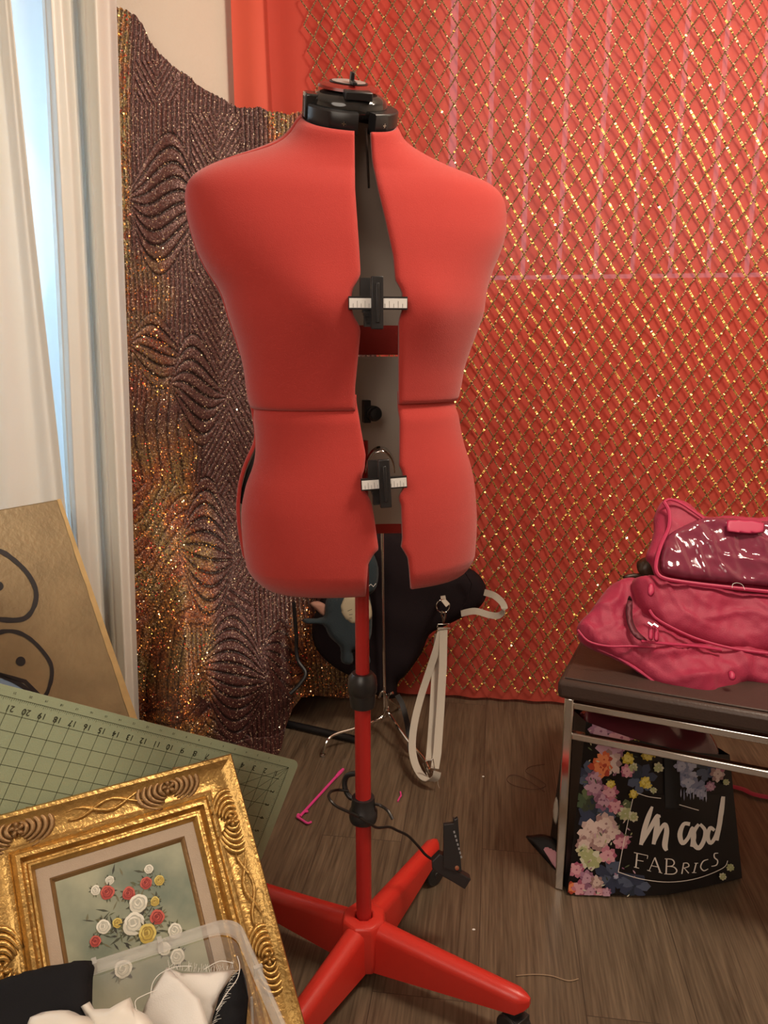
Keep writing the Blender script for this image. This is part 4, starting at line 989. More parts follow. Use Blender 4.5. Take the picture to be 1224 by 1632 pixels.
def ribbon(mb, pts, wd, side, t=.0022, mi=0):
    v = []; f = []; side = Vector(side).normalized()
    for i, p in enumerate(pts):
        a = pts[max(0, i-1)]; b = pts[min(len(pts)-1, i+1)]; tg = (b - a).normalized(); n_ = tg.cross(side)
        n_ = n_.normalized() if n_.length > 1e-6 else Vector((0, 1, 0)); sd = n_.cross(tg).normalized()
        v += [p + sd*wd/2 + n_*t/2, p - sd*wd/2 + n_*t/2, p - sd*wd/2 - n_*t/2, p + sd*wd/2 - n_*t/2]
    for i in range(len(pts)-1):
        for q in range(4): f.append((i*4+q, i*4+(q+1)%4, (i+1)*4+(q+1)%4, (i+1)*4+q))
    f += [(0, 3, 2, 1), tuple((len(pts)-1)*4+q for q in range(4))]; mb.add(v, f, mi)
mb = MB(); ribbon(mb, spl([aty(x, y, Y) for x, y, Y in ((735,978,2.19),(757,974,2.17),(780,980,2.15),(795,981,2.13),(804,972,2.12),(800,960,2.13),(787,949,2.15),(772,944,2.18))], 6), .019, (.25, .3, 1))
o = mb.build('handle', m_web, bag); o['label'] = 'cream webbing handle'
# strap: its own thing, clipped to the ring of the bag
Ys = 1.98
rg = MB().tube([aty(706 + 10.5*math.cos(a), 966 + 10.5*math.sin(a), Ys + .14) for a in [2*math.pi*t/20 for t in range(20)]], .0016, 6, closed=True)
o = rg.build('ring', m_chrome, bag); o['label'] = 'steel ring'
mb = MB(); ribbon(mb, [aty(706, 950, 2.19), aty(707, 957, Ys + .13), aty(714, 965, Ys + .12)], .014, (1, 0, .2)); mb.build('ring_tab', m_web, bag)
sp = root('shoulder_strap', atz(688, 1240, .02), 'long cream webbing strap with steel clips hanging from the black bag', 'strap')
mb = MB()
ribbon(mb, spl([aty(x, y, Y) for x, y, Y in ((704,1001,2.10),(697,1030,2.09),(684,1070,2.08),(671,1110,2.06),(661,1150,2.02),(657,1185,1.98),(660,1212,1.94),(670,1234,1.90),(684,1244,1.875),(694,1240,1.86),(697,1230,1.86))], 6), .020, (1, -.2, .0))
mb.build('webbing', m_web, sp)
mb = MB(); ribbon(mb, [aty(x, y, Y) for x, y, Y in ((707,1000,2.10),(706,1060,2.07),(702,1130,2.01),(697,1200,1.94),(693,1225,1.90))], .022, (1, -.1, 0)); 
ribbon(mb, spl([aty(x, y, Y) for x, y, Y in ((698,1010,2.12),(694,1060,2.10),(690,1130,2.03),(686,1190,1.97),(684,1212,1.93))], 3), .020, (1, .3, 0)); mb.build('webbing', m_web, sp)
mb = MB().tube([aty(x, y, 2.095) for x, y in ((697,1000),(698,995),(716,994),(718,1001),(697,1002))], .0016, 6).tube([aty(x, y, 2.095) for x, y in ((706,994),(706,985),(703,980),(705,974),(710,976),(709,984),(707,990))], .0028, 8)
mb.build('clip', m_chrome, sp)
mb = MB().tube([aty(x, y, 1.90) for x, y in ((678,1213),(690,1209),(693,1228),(684,1233),(678,1213))], .0016, 6).tube([aty(x, y, 1.89) for x, y in ((674,1217),(678,1225),(683,1238))], .0025, 6)
mb.build('buckle', m_chrome, sp)
MB().tube([aty(697,1235,1.86), aty(698,1250,1.86), aty(700,1256,1.86)], .0006, 4).build('loose_end', m_web, sp)
# plush toy clipped to the bag
m_pl = mat('slate_blue_plush', (.018, .030, .038), .95, bump=.5, bscale=400, sheen=.05)
ty = root('plush_toy', aty(560, 1060, 2.12), 'dark slate blue plush toy with cream tummy hanging behind the red pole', 'plush toy')
Mt = frame_on(aty(560, 1000, 2.14), (1, 0, 0), (0, -1, .1))
pf('body', [(520,955),(545,935),(580,935),(592,965),(592,1010),(585,1030),(590,1050),(588,1058),(572,1055),(565,1035),(562,1058),(544,1055),(542,1032),(525,1015),(514,996),(488,994),(484,986),(515,983)], Mt, m_pl, ty, d=.03, edge=.03, step=.010)
pf('head', [(575,895),(592,880),(603,905),(600,935),(588,948),(570,945),(560,925)], Mt @ Matrix.Translation((0, 0, .0)), m_pl, ty, d=.022, edge=.03, step=.01)
o = pf('tummy', [(548,950),(562,946),(585,950),(593,975),(588,990),(562,995),(548,985),(541,968)], Mt @ Matrix.Translation((0, 0, .028)), mat('cream_plush', (.42, .36, .25), .9), ty, d=.006, edge=.02, step=.01); o['label'] = 'cream round tummy patch'
mb = MB()
for a, b, c, d_ in ((554,974,561,971),(556,980,562,979),(556,985,561,985)): mb.tube([aty(a, b, 2.095), aty(c, d_, 2.095)], .0007, 4)
mb.build('stitched_writing', m_blk, o)
mb = MB().tube([aty(x, y, 2.10) for x, y in ((586,936),(591,931),(595,935),(599,930))], .001, 5).build('mouth', m_tape, ty)
sc1 = pf('fabric_scrap', [(494,962),(506,958),(519,964),(520,975),(516,982),(506,974)], Mt, mat('peach_print_cloth', (.35, .18, .13), .8), None, d=.008, edge=.01, step=.006)
tag(sc1, 'small peach printed cloth scrap beside the plush toy', 'fabric scrap')
# black rack foot and dark leg on the floor behind
m_rack = mat('black_metal', (.012, .011, .012), .45, .3)
A = atz(448, 1151, .012); B = atz(578, 1181, .012)
tag(MB().tube([A, B], .011, 10).build('rack_foot', m_rack), 'black metal rack foot lying on the floor behind the red pole', 'rack foot')
mb = MB(); ribbon(mb, spl([aty(633,1108,2.2), aty(640,1120,2.18), aty(646,1140,2.15), aty(651,1165,2.1), atz(655,1196,.01)], 5), .016, (1, 0, 0))
tag(mb.build('black_strap', m_rack), 'short black strap hanging right of the chrome stand pole', 'strap')
mb = MB().tube(spl([aty(468,960,2.2), aty(472,1010,2.2), aty(474,1050,2.18), aty(487,1072,2.16), aty(478,1090,2.14), aty(462,1106,2.12)], 6), .006, 8)
tag(mb.build('black_cable', m_rack), 'black cable hanging in front of the sequin fabric below the dress form', 'cable')

# ---------------------------------------------------------------- bits on the floor
m_pink = mat('hot_pink_plastic', (.75, .06, .28), .35)
z_ = .006
mb = MB().tube([atz(547,1226,z_), atz(541,1232,z_), atz(535,1239,z_)], [.004, .0055, .004], 8).tube([atz(541,1232,z_), atz(478,1301,z_)], .0035, 8).tube([atz(478,1301,z_), atz(474,1300,z_)], .006, 8)
mb.tube(spl([atz(474,1302,z_), atz(482,1307,z_), atz(490,1312,z_), atz(496,1310,z_)], 3), .0028, 8).tube([atz(485,1294,z_), atz(491,1293,z_)], .003, 8)
tag(mb.build('plastic_stick', m_pink), 'hot pink plastic stick with hooked end on the floor left of the pole', 'plastic stick')
tag(MB().tube(spl([atz(634,1277,.003), atz(637,1271,.003), atz(639,1268,.003), atz(638,1262,.003)], 4), .0022, 6).build('plastic_scrap', m_pink), 'tiny pink plastic scrap on the floor right of the red pole', 'plastic scrap')
m_thr = mat('brown_thread', (.10, .05, .035), .8)
tag(MB().tube(spl([atz(x, y, .002) for x, y in ((868,1218),(845,1222),(838,1230),(855,1240),(870,1252),(850,1258),(820,1252),(808,1243),(815,1235),(835,1240),(868,1262))], 6), .0009, 5).build('thread_loop', m_thr), 'looped brown thread on the floor left of the floral tote bag', 'thread')
tag(MB().tube(spl([atz(x, y, .002) for x, y in ((823,1555),(850,1553),(878,1555),(905,1563),(922,1560))], 6), .0010, 5).build('loose_thread', mat('tan_thread', (.35, .24, .15), .8)), 'tan thread on the floor above the front caster', 'thread')
for (x, y), lb in (((755,1482), 'tiny white lint speck on the floor right of the stand base'), ((770,1238), 'tiny white lint speck on the floor right of the strap')):
    tag(MB().lathe([(.001, 0), (.0035, .001), (.003, .003), (.0005, .004)], Matrix.Translation(atz(x, y, 0)) @ Matrix.Diagonal((1, .6, .6, 1)), 7).build('lint_speck', m_tape), lb, 'lint')

# ---------------------------------------------------------------- bench
BA = Vector((.352, 1.486, 0)); yb = R(-24); bu = Vector((math.cos(yb), math.sin(yb), 0)); bv = Vector((-bu.y, bu.x, 0))
Mbn = Matrix.Identity(4)
for i in range(3): Mbn[i][0] = bu[i]; Mbn[i][1] = bv[i]; Mbn[i][3] = BA[i]
bench = root('bench', Mbn @ Vector((.5, .25, 0)), 'dark brown padded bench on square chrome tube legs', 'bench')
m_lea = mat('dark_brown_leather', (.055, .033, .026), .42, bump=.25, bscale=250)
BL, BDp, ZB = 1.0, .56, .49
mb = MB(); v = []; f = []; NX, NY = 40, 24
def top(u, v_):
    e = min(u, 1-u) * BL; g = min(v_, 1-v_) * BDp; q = min(e, g)
    return ZB + .004 * ss(0, .08, q) - .006 * (1 - ss(0, .012, q))
slab = MB().box((0, 0, ZB - .045), (BL, BDp, ZB - .004), M=Mbn).build('seat', m_lea, bench, bevel=.010)
MB().box((.012, .012, ZB - .004), (BL - .012, BDp - .012, ZB + .0), M=Mbn).build('seat_cushion', m_lea, bench, bevel=.003)
lr = .0095
for x, y in ((.023, .02), (BL - .03, .02), (.023, BDp - .03), (BL - .03, BDp - .03)):
    MB().box((x - lr, y - lr, 0), (x + lr, y + lr, ZB - .045), M=Mbn).build('leg', m_chrome, bench, bevel=.003)
for z in (ZB - .060, ZB - .128):
    MB().box((.023 + lr - .001, .02 - .008, z - .008), (BL - .03 - lr, .02 + .008, z + .008), M=Mbn).build('rail', m_chrome, bench, bevel=.003)
MB().box((.03 - .008, .03, ZB - .068), (.03 + .008, BDp - .04, ZB - .052), M=Mbn).build('rail', m_chrome, bench, bevel=.003)
MB().box((.03 + lr, BDp - .038, ZB - .068), (BL - .03 - lr, BDp - .022, ZB - .052), M=Mbn).build('rail', m_chrome, bench, bevel=.003)

# ---------------------------------------------------------------- pink packing cubes
m_pk = mat('pink_nylon', (.35, .016, .058), .6, var=.10, vscale=20, bump=.35, bscale=500, sheen=.08)
m_pk2 = mat('pink_piping', (.48, .028, .095), .5)
def folds(a1, a2, amp, f1=38, seed=0):
    d1 = (math.cos(a1), math.sin(a1)); d2 = (math.cos(a2), math.sin(a2))
    def fn(x, y):
        w_ = nz(x, y, seed, 6) * 3
        r1 = 1 - abs(math.sin((x*d1[0] + y*d1[1]) * f1 + w_ * 1.4)); r2 = 1 - abs(math.sin((x*d2[0] + y*d2[1]) * f1 * 1.6 + w_ * 2 + 1))
        m_ = .5 + nz(x, y, seed + 3, 9)
        return amp * (r1 ** 2.2 * m_ + .6 * r2 ** 3 * (1 - m_)) + amp * .25 * nz(x, y, seed, 60)
    return fn
m_mesh = mat('clear_pink_vinyl', (.20, .030, .062), .12, spec=.8)
m_dark = mat('opening_shade_pink', (.12, .015, .03), .6)
def cube(loc, lab): return root('packing_cube', loc, lab, 'packing cube', None)
NB = Vector((0, -.62, .78))
M1 = frame_on(Mbn @ Vector((.30, .20, ZB + .055)), bu, NB)
c1 = cube(M1.translation, 'floppy pink nylon packing cube lying lowest on the bench')
pf('body', [(919,1003),(925,990),(940,975),(958,950),(975,932),(1000,924),(1016,930),(1040,975),(1080,1002),(1150,1022),(1230,1040),(1290,1060),(1290,1100),(1224,1098),(1190,1088),(1165,1105),(1140,1120),(1118,1121),(1090,1112),(1050,1092),(1010,1063),(975,1045),(940,1030),(924,1018)], M1, m_pk, c1, d=.030, edge=.05, back=1.3, wr=.022, wrs=13, step=.006, fn=folds(1.9, .5, .017, 30, 1))
def seamline(parent, px, M, dz, r_, m, name='piping'):
    O = M @ Vector((0, 0, dz)); N = M.col[2].xyz
    return MB().tube(spl([atp(x, y, O, N) for x, y in px], 6), r_, 7).build(name, m, parent)
seamline(c1, [(921,1004),(938,1022),(970,1030),(1010,1030),(1060,1034),(1110,1044)], M1, .030, .0022, m_pk2)
seamline(c1, [(921,1010),(950,1032),(985,1048),(1020,1070),(1060,1098),(1100,1117),(1130,1121),(1160,1106)], M1, .0, .0032, m_pk2)
pf('opening_shade', [(1002,950),(1008,958),(1008,985),(1016,1005),(1032,1021),(1016,1019),(1003,1003),(997,975)], M1 @ Matrix.Translation((0, 0, .045)), m_dark, c1, d=.0015, edge=.02, step=.008)  # dark patch painted as the shade inside a narrow opening
M2 = frame_on(Mbn @ Vector((.34, .24, ZB + .10)), bu, Vector((0, -.80, .6)))
c2_ = cube(M2.translation, 'pink zipped packing cube in the middle of the pile on the bench')
pf('body', [(1008,925),(1030,918),(1060,922),(1110,932),(1170,940),(1230,948),(1300,955),(1300,1060),(1224,1046),(1170,1042),(1110,1030),(1060,1010),(1035,985),(1022,975),(1012,950)], M2, m_pk, c2_, d=.038, edge=.04, back=1.0, wr=.014, wrs=14, step=.006, fn=folds(1.75, 1.1, .011, 34, 5))
seamline(c2_, [(1035,972),(1045,985),(1070,1000),(1110,1018),(1160,1032),(1210,1040),(1290,1048)], M2, .036, .0030, m_pk2)
seamline(c2_, [(1022,1022),(1060,1026),(1110,1030),(1150,1036)], M2, .040, .0030, m_pk2)
for x, y in ((1037,998), (1046,1000)):
    z0_ = MB().tube([atp(x - 4, y - 6, M2 @ Vector((0,0,.058)), NB), atp(x + 3, y - 1, M2 @ Vector((0,0,.058)), NB)], .0032, 6).build('zip_slider', m_chrome, c2_)
    puff('zip_pull', pxpoly([(x-3,y-1),(x+3,y-1),(x+4,y+18),(x+1,y+23),(x-4,y+18)], M2 @ Matrix.Translation((0,0,.058))), M2 @ Matrix.Translation((0,0,.058)), m_pk2, c2_, d=.003, edge=.006, step=.004)
puff('zip_pull', pxpoly([(1160,1071),(1167,1069),(1173,1078),(1170,1084),(1163,1083)], M1 @ Matrix.Translation((0,0,.06))), M1 @ Matrix.Translation((0,0,.06)), m_pk2, c1, d=.005, edge=.008, step=.004)
M3 = frame_on(Mbn @ Vector((.40, .33, ZB + .20)), bu, Vector((0, -.80, .6)))
c3 = cube(M3.translation, 'topmost pink packing cube with a clear vinyl window')
pf('body', [(1029,888),(1036,868),(1042,845),(1042,825),(1052,803),(1066,794),(1082,797),(1100,806),(1122,824),(1160,822),(1205,826),(1290,830),(1290,956),(1224,948),(1160,940),(1100,932),(1060,926),(1044,918),(1038,900)], M3, m_pk, c3, d=.028, edge=.05, back=1.2, wr=.006, wrs=14, step=.006, fn=folds(.3, 1.0, .006, 30, 7))
wn = pf('vinyl_window', [(1052,890),(1056,868),(1066,852),(1090,838),(1120,826),(1160,826),(1205,832),(1290,838),(1290,944),(1224,936),(1160,930),(1100,924),(1065,918),(1052,908)], M3 @ Matrix.Translation((0, 0, .030)), m_mesh, c3, d=.016, edge=.02, back=.3, wr=.008, wrs=25, step=.005, fn=folds(1.2, .4, .009, 45, 3)); wn['label'] = 'clear vinyl window'
seamline(c3, [(1058,800),(1066,815),(1066,840),(1054,868),(1046,895),(1047,912),(1060,922),(1100,929),(1160,936),(1224,943),(1290,950)], M3, .036, .0042, m_pk2)
seamline(c3, [(1058,800),(1068,796),(1085,802),(1105,815),(1122,827)], M3, .036, .0030, m_pk2)
Ml = M3 @ Matrix.Translation((0, 0, .058)); O_l = Ml.translation; Nl = Ml.col[2].xyz
o = puff('name_label', pxpoly([(1158,829),(1178,828),(1200,829),(1218,833),(1218,849),(1200,851),(1178,850),(1158,847)], Ml), Ml, m_pk2, c3, d=.0008, edge=.006, step=.006, smoothn=0); o['label'] = 'plain pink patch'
puff('zip_pull', pxpoly([(1034,931),(1041,931),(1043,944),(1038,951),(1032,946)], Ml), Ml, m_pk2, c3, d=.003, edge=.006, step=.004)
mb = MB().tube(spl([atp(x, y, O_l, Nl) for x, y in ((1167,937),(1168,931),(1175,929),(1183,932),(1187,940))], 5), .0005, 4)
tag(mb.build('white_thread', m_tape), 'curled white thread on the clear vinyl window', 'thread')
br = root('leather_strap', aty(1025, 905, 1.9), 'knotted dark brown leather strap sticking out left of the top pink cube', 'leather strap')
Mk2 = frame_on(Mbn @ Vector((.33, .36, ZB + .12)), bu, Vector((0, -.8, .6)))
pf('loop', [(1015,905),(1016,895),(1028,888),(1044,888),(1052,905),(1048,918),(1034,922),(1020,915)], Mk2, mat('brown_leather_strap', (.06, .035, .02), .4), br, d=.015, edge=.02, step=.008, wr=.01, wrs=30)
pf('tail', [(993,918),(1005,914),(1022,914),(1026,920),(1014,923),(996,923)], Mk2, mat('brown_leather_tail', (.05, .028, .018), .45), br, d=.006, edge=.008, step=.006)
tag(MB().tube(spl([atz(1160,1252,.008), atz(1185,1258,.008), atz(1210,1268,.008), atz(1300,1282,.008)], 5), .0075, 8, flat=(.010, .003)).build('pink_strap', m_pk), 'pink strap lying on the floor right of the floral tote bag', 'strap')

# ---------------------------------------------------------------- floral tote bag
m_tb = mat('black_laminate', (.010, .008, .008), .38, bump=.1, bscale=60, spec=.3)
tote = root('tote_bag', (.55, 1.58, 0), 'black floral laminated shopping tote with white lettering under the bench', 'tote bag')
# corner points of the front face and the back, in metres
FBL = atz(904, 1424, .004); FBR = atz(1165, 1392, .004) 
FTL = aty(934, 1150, 1.50); FTR = aty(1163, 1203, 1.62)
FBR = Vector((FTR.x * .985 + .018, 1.52, .004))
bk = Vector((-.002, .175, 0))
def face(u, v, off=0):
    """front face: u across, v up, bulging"""
    b_ = FBL.lerp(FBR, u); t_ = FTL.lerp(FTR, u); p = b_.lerp(t_, v)
    bulge = .030 * math.sin(math.pi * min(1, max(0, u)) ) * (1 - .5 * v) + .006 * nz(u * 3, v * 3, 4) * min(1, u * 8) * min(1, (1-u) * 8)
    sag = -.012 * math.sin(math.pi * u) * v
    n_ = Vector((.15, -1, .1)).normalized()
    q = p + n_ * (bulge + off) + Vector((0, 0, sag))
    return Vector((q.x, q.y, max(.003, q.z)))
def back(u, v):
    f_ = face(u, v); b2 = bk + Vector((.0, -.03 * v, 0)) * 1
    g = f_ + b2 + Vector((0, .05 * math.sin(math.pi * u), -.035 * v)); return Vector((g.x, g.y, max(.003, g.z)))
NU, NV = 36, 24; v = []; 
for j in range(NV + 1):
    for i in range(NU + 1): v.append(face(i/NU, j/NV))
nF = len(v)
for j in range(NV + 1):
    for i in range(NU + 1): v.append(back(i/NU, j/NV))
f = []
for j in range(NV):
    for i in range(NU):
        a = j*(NU+1)+i; f.append((a, a+1, a+NU+2, a+NU+1)); f.append((nF+a, nF+a+NU+1, nF+a+NU+2, nF+a+1))
    a = j*(NU+1); f.append((a, a+NU+1, nF+a+NU+1, nF+a)); a += NU; f.append((a, nF+a, nF+a+NU+1, a+NU+1))
for i in range(NU): f.append((i, nF+i, nF+i+1, i+1))
o = link('bag_body', v, f, m_tb, tote); o.data.set_sharp_from_angle(angle=R(50))
# contents: folded burgundy vinyl showing at the open top
m_vin = mat('burgundy_vinyl', (.13, .022, .03), .18, spec=.8)
def cont(u, v):
    a = face(.03 + .94*u, .985, -.006); b_ = back(.03 + .94*u, .985); p = a.lerp(b_, v)
    return p + Vector((0, 0, -.02 + (.07 + .05 * u) * math.sin(math.pi*v) * (max(0, math.sin(math.pi*u)) ** .35) + .018 * nz(u*5, v*4, 2) ))
vb = sheet(cont, 40, 24, 'vinyl_fabric', m_vin, None, .002); tag(vb, 'shiny burgundy vinyl fabric folded inside the open tote bag', 'vinyl fabric')
# handles: two long black bands on the front
hb = MB()
for u0 in (.545,):
    vv = []
    for k in range(25):
        t = 1.0 - k / 24 * .42
        vv += [face(u0 - .048 + .02*(1-t), t, .0028), face(u0 + .055 + .02*(1-t), t, .0028)]
    hb.add(vv, [(2*i, 2*i+2, 2*i+3, 2*i+1) for i in range(24)])
o = hb.build('handle', mat('black_webbing', (.01, .009, .009), .8), tote); q = o.modifiers.new('t', 'SOLIDIFY'); q.thickness = .002; q.offset = 0
def band(name, u0, u1, v0, v1, off, m):
    def fn(a, b): return face(u0 + (u1-u0)*a, v0 + (v1-v0)*b, off)
    return sheet(fn, 12, 24, name, m, tote)
# pixel -> face (u,v) by local search
def fuv(px, py):
    u, v_ = .5, .5
    for _ in range(12):
        x0, y0 = proj(face(u, v_)); ex = px - x0; ey = py - y0; h_ = 1e-3
        xu, yu = proj(face(u+h_, v_)); xv, yv = proj(face(u, v_+h_))
        a, b, c, d_ = (xu-x0)/h_, (xv-x0)/h_, (yu-y0)/h_, (yv-y0)/h_; det = a*d_ - b*c
        u += (ex*d_ - ey*b)/det; v_ += (a*ey - c*ex)/det
        u = min(1, max(0, u)); v_ = min(1, max(0, v_))
    return u, v_
fl = MB(); fm = []; fcol = dict(
    pink=[(.55,.20,.27),(.68,.35,.40),(.38,.10,.17)], mauve=[(.40,.20,.30),(.55,.33,.42),(.28,.12,.20)], dusty=[(.52,.36,.33),(.65,.50,.45),(.34,.20,.19)],
    orange=[(.65,.13,.05),(.78,.25,.10),(.45,.06,.03)], yellow=[(.60,.45,.05),(.72,.60,.15),(.42,.30,.03)], cream=[(.55,.52,.32),(.40,.42,.20),(.62,.60,.45)],
    blue=[(.035,.045,.085),(.08,.10,.16),(.02,.03,.05)], lilac=[(.30,.30,.42),(.42,.42,.52),(.20,.22,.33)], green=[(.06,.09,.05),(.12,.15,.07),(.04,.05,.03)])
fidx = {}
for k, cs_ in fcol.items():
    for i, c in enumerate(cs_): fidx[k, i] = len(fm); fm.append(mat('print_' + k, c, .35))
rf = random.Random(8); lay = [0]
def fp(pts, mi):
    """polygon given in pixels, laid on the face as a fan"""
    lay[0] += 1; off = .0012 + .0000045 * lay[0]
    c = (sum(p[0] for p in pts)/len(pts), sum(p[1] for p in pts)/len(pts))
    vv = [face(*fuv(*c), off)] + [face(*fuv(*p), off) for p in pts]; n_ = len(pts)
    fl.add(vv, [(0, 1 + (k+1) % n_, 1 + k) for k in range(n_)], mi)
def petal(cx, cy, L, wd, a, mi):
    d = (math.cos(a), math.sin(a)); n_ = (-d[1], d[0])
    fp([(cx + d[0]*x + n_[0]*y, cy + d[1]*x + n_[1]*y) for x, y in ((0,0),(L*.35,wd*.42),(L*.75,wd*.5),(L,0),(L*.75,-wd*.5),(L*.35,-wd*.42))], mi)
def flower(cx, cy, r_, k, n=8, layers=2):
    for q in range(layers):
        for i in range(n):
            a = 2*math.pi*i/n + q*.4 + rf.uniform(-.15, .15); petal(cx, cy, r_*(1 - .38*q)*rf.uniform(.85, 1.1), r_*.55*(1-.3*q), a, fidx[k, rf.choice([0, 1, 2]) if q == 0 else 1])
    petal(cx - r_*.12, cy, r_*.25, r_*.2, 0, fidx[k, 2])
for cx, cy, r_, k in [(975,1395,32,'blue'),(1010,1412,28,'blue'),(940,1235,26,'blue'),(950,1300,34,'blue'),(1020,1240,26,'blue'),(935,1275,22,'green'),(1000,1290,20,'green'),(1090,1235,22,'lilac'),(1110,1255,18,'lilac'),(1125,1225,20,'blue')]: flower(cx, cy, r_, k, 7, 1)
for cx, cy, r_, k in [(975,1190,26,'mauve'),(990,1175,22,'pink'),(957,1165,20,'mauve'),(970,1215,22,'dusty'),(957,1222,20,'orange'),(962,1210,14,'orange'),(948,1255,17,'mauve'),(962,1275,17,'mauve'),(972,1262,14,'pink'),(980,1285,13,'pink'),(945,1240,13,'mauve'),
    (940,1325,22,'dusty'),(965,1312,20,'dusty'),(955,1340,18,'dusty'),(930,1345,16,'dusty'),(975,1325,14,'dusty'),(990,1341,15,'pink'),(968,1362,16,'pink'),(940,1370,20,'cream'),(928,1355,12,'cream'),(918,1385,15,'pink'),(910,1413,12,'orange'),(925,1415,15,'pink'),(940,1420,13,'mauve'),(955,1423,12,'pink'),(935,1398,14,'mauve'),(950,1405,12,'dusty'),
    (998,1228,12,'pink'),(1000,1208,11,'yellow'),(1008,1222,8,'cream'),(972,1248,8,'yellow'),(1026,1245,10,'yellow'),(1031,1250,7,'yellow'),(1030,1203,10,'yellow'),(1042,1200,6,'yellow'),(1008,1264,8,'yellow'),(1040,1258,6,'cream'),(1048,1222,9,'cream'),(995,1295,12,'cream'),(1008,1300,9,'cream'),(1085,1220,13,'lilac'),(1100,1215,12,'lilac'),(1095,1245,12,'lilac'),(1115,1262,10,'lilac'),(1142,1232,13,'dusty'),(1148,1218,11,'pink'),(1130,1252,9,'mauve'),(1155,1245,6,'cream'),(1128,1212,8,'green'),(980,1160,10,'pink'),(1015,1172,8,'yellow'),(1150,1395,7,'cream'),(1162,1380,7,'cream'),(980,1395,5,'lilac'),(965,1420,8,'mauve')]: flower(cx, cy, r_, k)
for k in range(60):
    x = rf.uniform(925, 1010); y = rf.uniform(1160, 1425); petal(x, y, rf.uniform(4, 10), 2.2, rf.uniform(0, 6.3), fidx[rf.choice(['green','cream','dusty','mauve']), rf.randrange(3)])
for k in range(9): x = 1083 + k*5; petal(x, 1255, rf.uniform(8, 22), 2, 1.57, fidx['lilac', rf.randrange(3)])
fo = fl.build('floral_print', fm, tote, smooth=True, auto=False); fo['label'] = 'multicoloured flower print'
bl_ = sheet(lambda a, b: face(*fuv(*( (984 + 58*a - 22*(1-b)*(1-a)*.0, 1375 - 110*b) )), .0017) , 2, 2, 'tmp', m_tb); bpy.data.objects.remove(bl_)
def fstroke(mb, pts, wd=None, off=.0042):
    """painted stroke on the face through pixel points (x, y, width px)"""
    P = spl([(p[0], p[1], p[2] if len(p) > 2 else wd) for p in pts], 5) if len(pts) > 2 else [Vector((p[0], p[1], p[2] if len(p) > 2 else wd)) for p in pts]
    vv = []
    for i, p in enumerate(P):
        a = P[max(0, i-1)]; b = P[min(len(P)-1, i+1)]; t = Vector((b.x-a.x, b.y-a.y)); t = t.normalized() if t.length else Vector((1, 0)); n_ = (-t.y*p.z/2, t.x*p.z/2)
        vv += [face(*fuv(p.x + n_[0], p.y + n_[1]), off), face(*fuv(p.x - n_[0], p.y - n_[1]), off)]
    mb.add(vv, [(2*i, 2*i+1, 2*i+3, 2*i+2) for i in range(len(P)-1)])
# black panel with thin border, then the lettering
bp = MB(); q = [(1007,1266),(1160,1300),(1168,1360),(1110,1398),(1060,1402),(985,1388)]
nu_ = 14; vv = []
for j in range(9):
    for i in range(nu_ + 1):
        a = i / nu_; b = j / 8; L_ = (985 + 22*b, 1388 - 122*b); R_ = (1158 + 4*b, 1375 - 110*b)
        vv.append(face(*fuv(L_[0] + (R_[0]-L_[0])*a, L_[1] + (R_[1]-L_[1])*a + 14*math.sin(math.pi*a)*(1-b)), .0024))
bp.add(vv, [(j*(nu_+1)+i, j*(nu_+1)+i+1, (j+1)*(nu_+1)+i+1, (j+1)*(nu_+1)+i) for j in range(8) for i in range(nu_)])
bp.build('black_print_panel', m_tb, tote)
wt = MB()
fstroke(wt, [(1013,1262),(1031,1268),(1052,1271)], 1.1); fstroke(wt, [(1081,1281),(1112,1290)], 1.1)
fstroke(wt, [(1007,1272),(1001,1300),(992,1345),(984,1388)], 1.1); fstroke(wt, [(984,1388),(1020,1399),(1065,1404),(1110,1398),(1150,1382),(1158,1370)], 1.1)
fstroke(wt, [(1038,1284,4),(1032,1300,8),(1025,1322,8),(1020,1345,6)]); fstroke(wt, [(1022,1342,4),(1035,1318,7),(1046,1300,8),(1048,1302,7)]); fstroke(wt, [(1047,1300,5),(1045,1320,9),(1040,1344,6)])
fstroke(wt, [(1042,1340,4),(1050,1322,6),(1058,1312,6),(1061,1322,8),(1058,1345,9),(1061,1354,5)])
fstroke(wt, [(1098,1312,6),(1088,1312,6),(1082,1328,8),(1086,1342,7),(1095,1334,6),(1102,1318,6),(1104,1332,8),(1101,1348,6)])
fstroke(wt, [(1112,1312,5),(1104,1325,7),(1104,1342,8),(1112,1350,7),(1120,1338,7),(1122,1322,6),(1114,1312,5)])
fstroke(wt, [(1137,1322,5),(1130,1318,6),(1126,1332,7),(1131,1342,6),(1140,1328,6),(1148,1295,7),(1151,1268,6)]); fstroke(wt, [(1150,1270,5),(1146,1305,8),(1141,1338,5)])
S = 2.4; T_ = 1.1
def ser(*L):
    for l in L: fstroke(wt, list(l))
ser([(1014,1359,S),(1012,1380,S)], [(1009,1357,T_),(1031,1362,T_)], [(1031,1362,T_),(1030,1367,T_)], [(1013,1369,T_),(1024,1371,T_)], [(1009,1380,T_),(1017,1382,T_)])
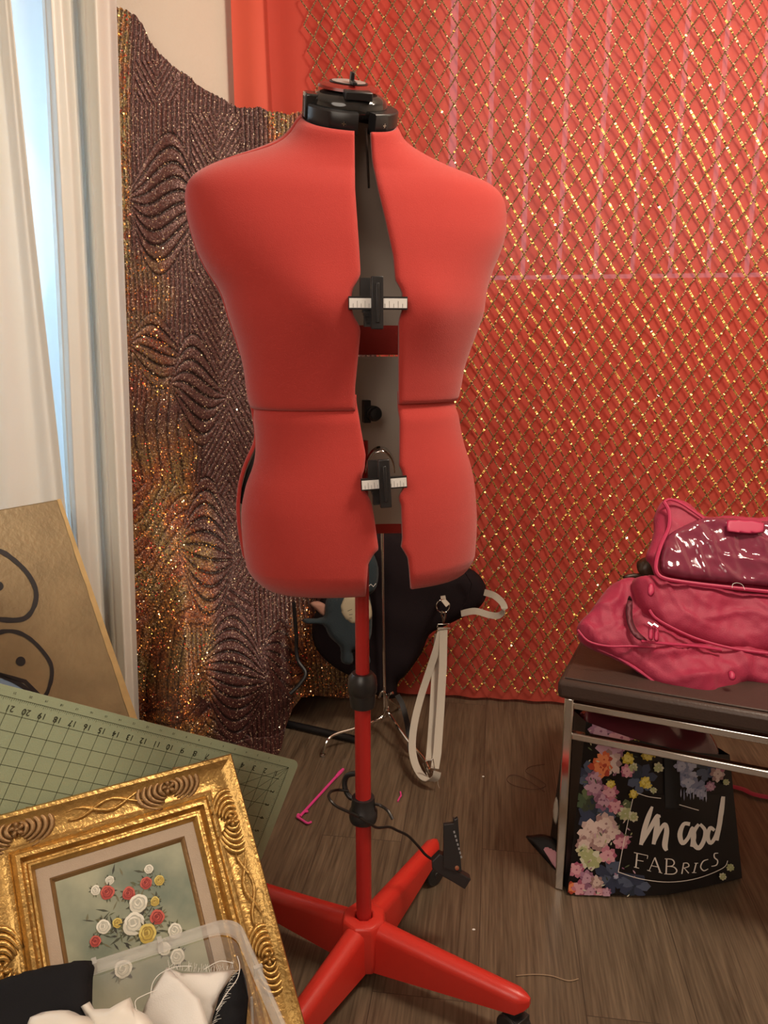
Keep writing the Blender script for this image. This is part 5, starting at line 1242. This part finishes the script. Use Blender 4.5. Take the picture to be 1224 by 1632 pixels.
ser([(1042,1365,T_),(1033,1386,T_)], [(1042,1365,S),(1051,1389,S)], [(1037,1378,T_),(1047,1380,T_)], [(1030,1385,T_),(1036,1387,T_)], [(1048,1388,T_),(1054,1390,T_)])
ser([(1061,1368,S),(1060,1391,S)], [(1058,1367,T_),(1069,1368,1.6),(1073,1373,2.2),(1070,1378,1.4),(1061,1379,T_)], [(1061,1379,T_),(1072,1380,1.6),(1077,1386,2.2),(1072,1391,1.6),(1057,1391,T_)])
ser([(1088,1374,2),(1085,1391,2)], [(1087,1374,T_),(1094,1374,1.6),(1096,1379,1.8),(1087,1382,T_)], [(1089,1382,T_),(1096,1390,2)])
ser([(1108,1374,2),(1104,1389,2)], [(1105,1374,1),(1111,1374,1)], [(1101,1389,1),(1108,1389,1)])
ser([(1127,1368,T_),(1119,1371,1.8),(1115,1380,2),(1120,1386,1.8),(1127,1383,T_)])
ser([(1143,1358,T_),(1137,1359,1.8),(1137,1365,2),(1142,1370,2),(1140,1377,1.8),(1132,1379,T_)])
o = wt.build('white_lettering', mat('off_white_print', (.85, .78, .70), .5), tote, smooth=False); o['label'] = 'off-white lettering and thin border'
# side flap and floor fold at the back left
sd = MB()
p0 = atz(838, 1334, .02); p1 = atz(868, 1337, .05); p2 = atz(887, 1388, .012); p3 = atz(862, 1358, .004)
sd.add([p0, p3, p2, p1, p0 + Vector((0, .004, .004))], [(0, 1, 2, 3)])
MBf = frame_on(atz(862, 1355, .02), (1, 0, 0), (-.3, -.6, .7))
o = pf('base_fold', [(838,1334),(850,1331),(868,1330),(890,1345),(892,1395),(876,1378),(858,1358)], MBf, m_tb, tote, d=.008, edge=.01, step=.006)
o2 = pf('side_print', [(864,1352),(878,1350),(890,1362),(888,1386),(874,1370)], MBf @ Matrix.Translation((0,0,.006)), mat('side_pink_print', (.55, .26, .30), .4), tote, d=.003, edge=.004, step=.005)
o3 = pf('side_print', [(883,1278),(888,1270),(890,1295),(886,1315),(881,1300)], frame_on(atz(886,1395,.0) + Vector((0,.1,0)), (0, -1, 0), (-1, -.6, 0)), mat('side_cream_print', (.45, .40, .33), .4), tote, d=.002, edge=.004, step=.005)
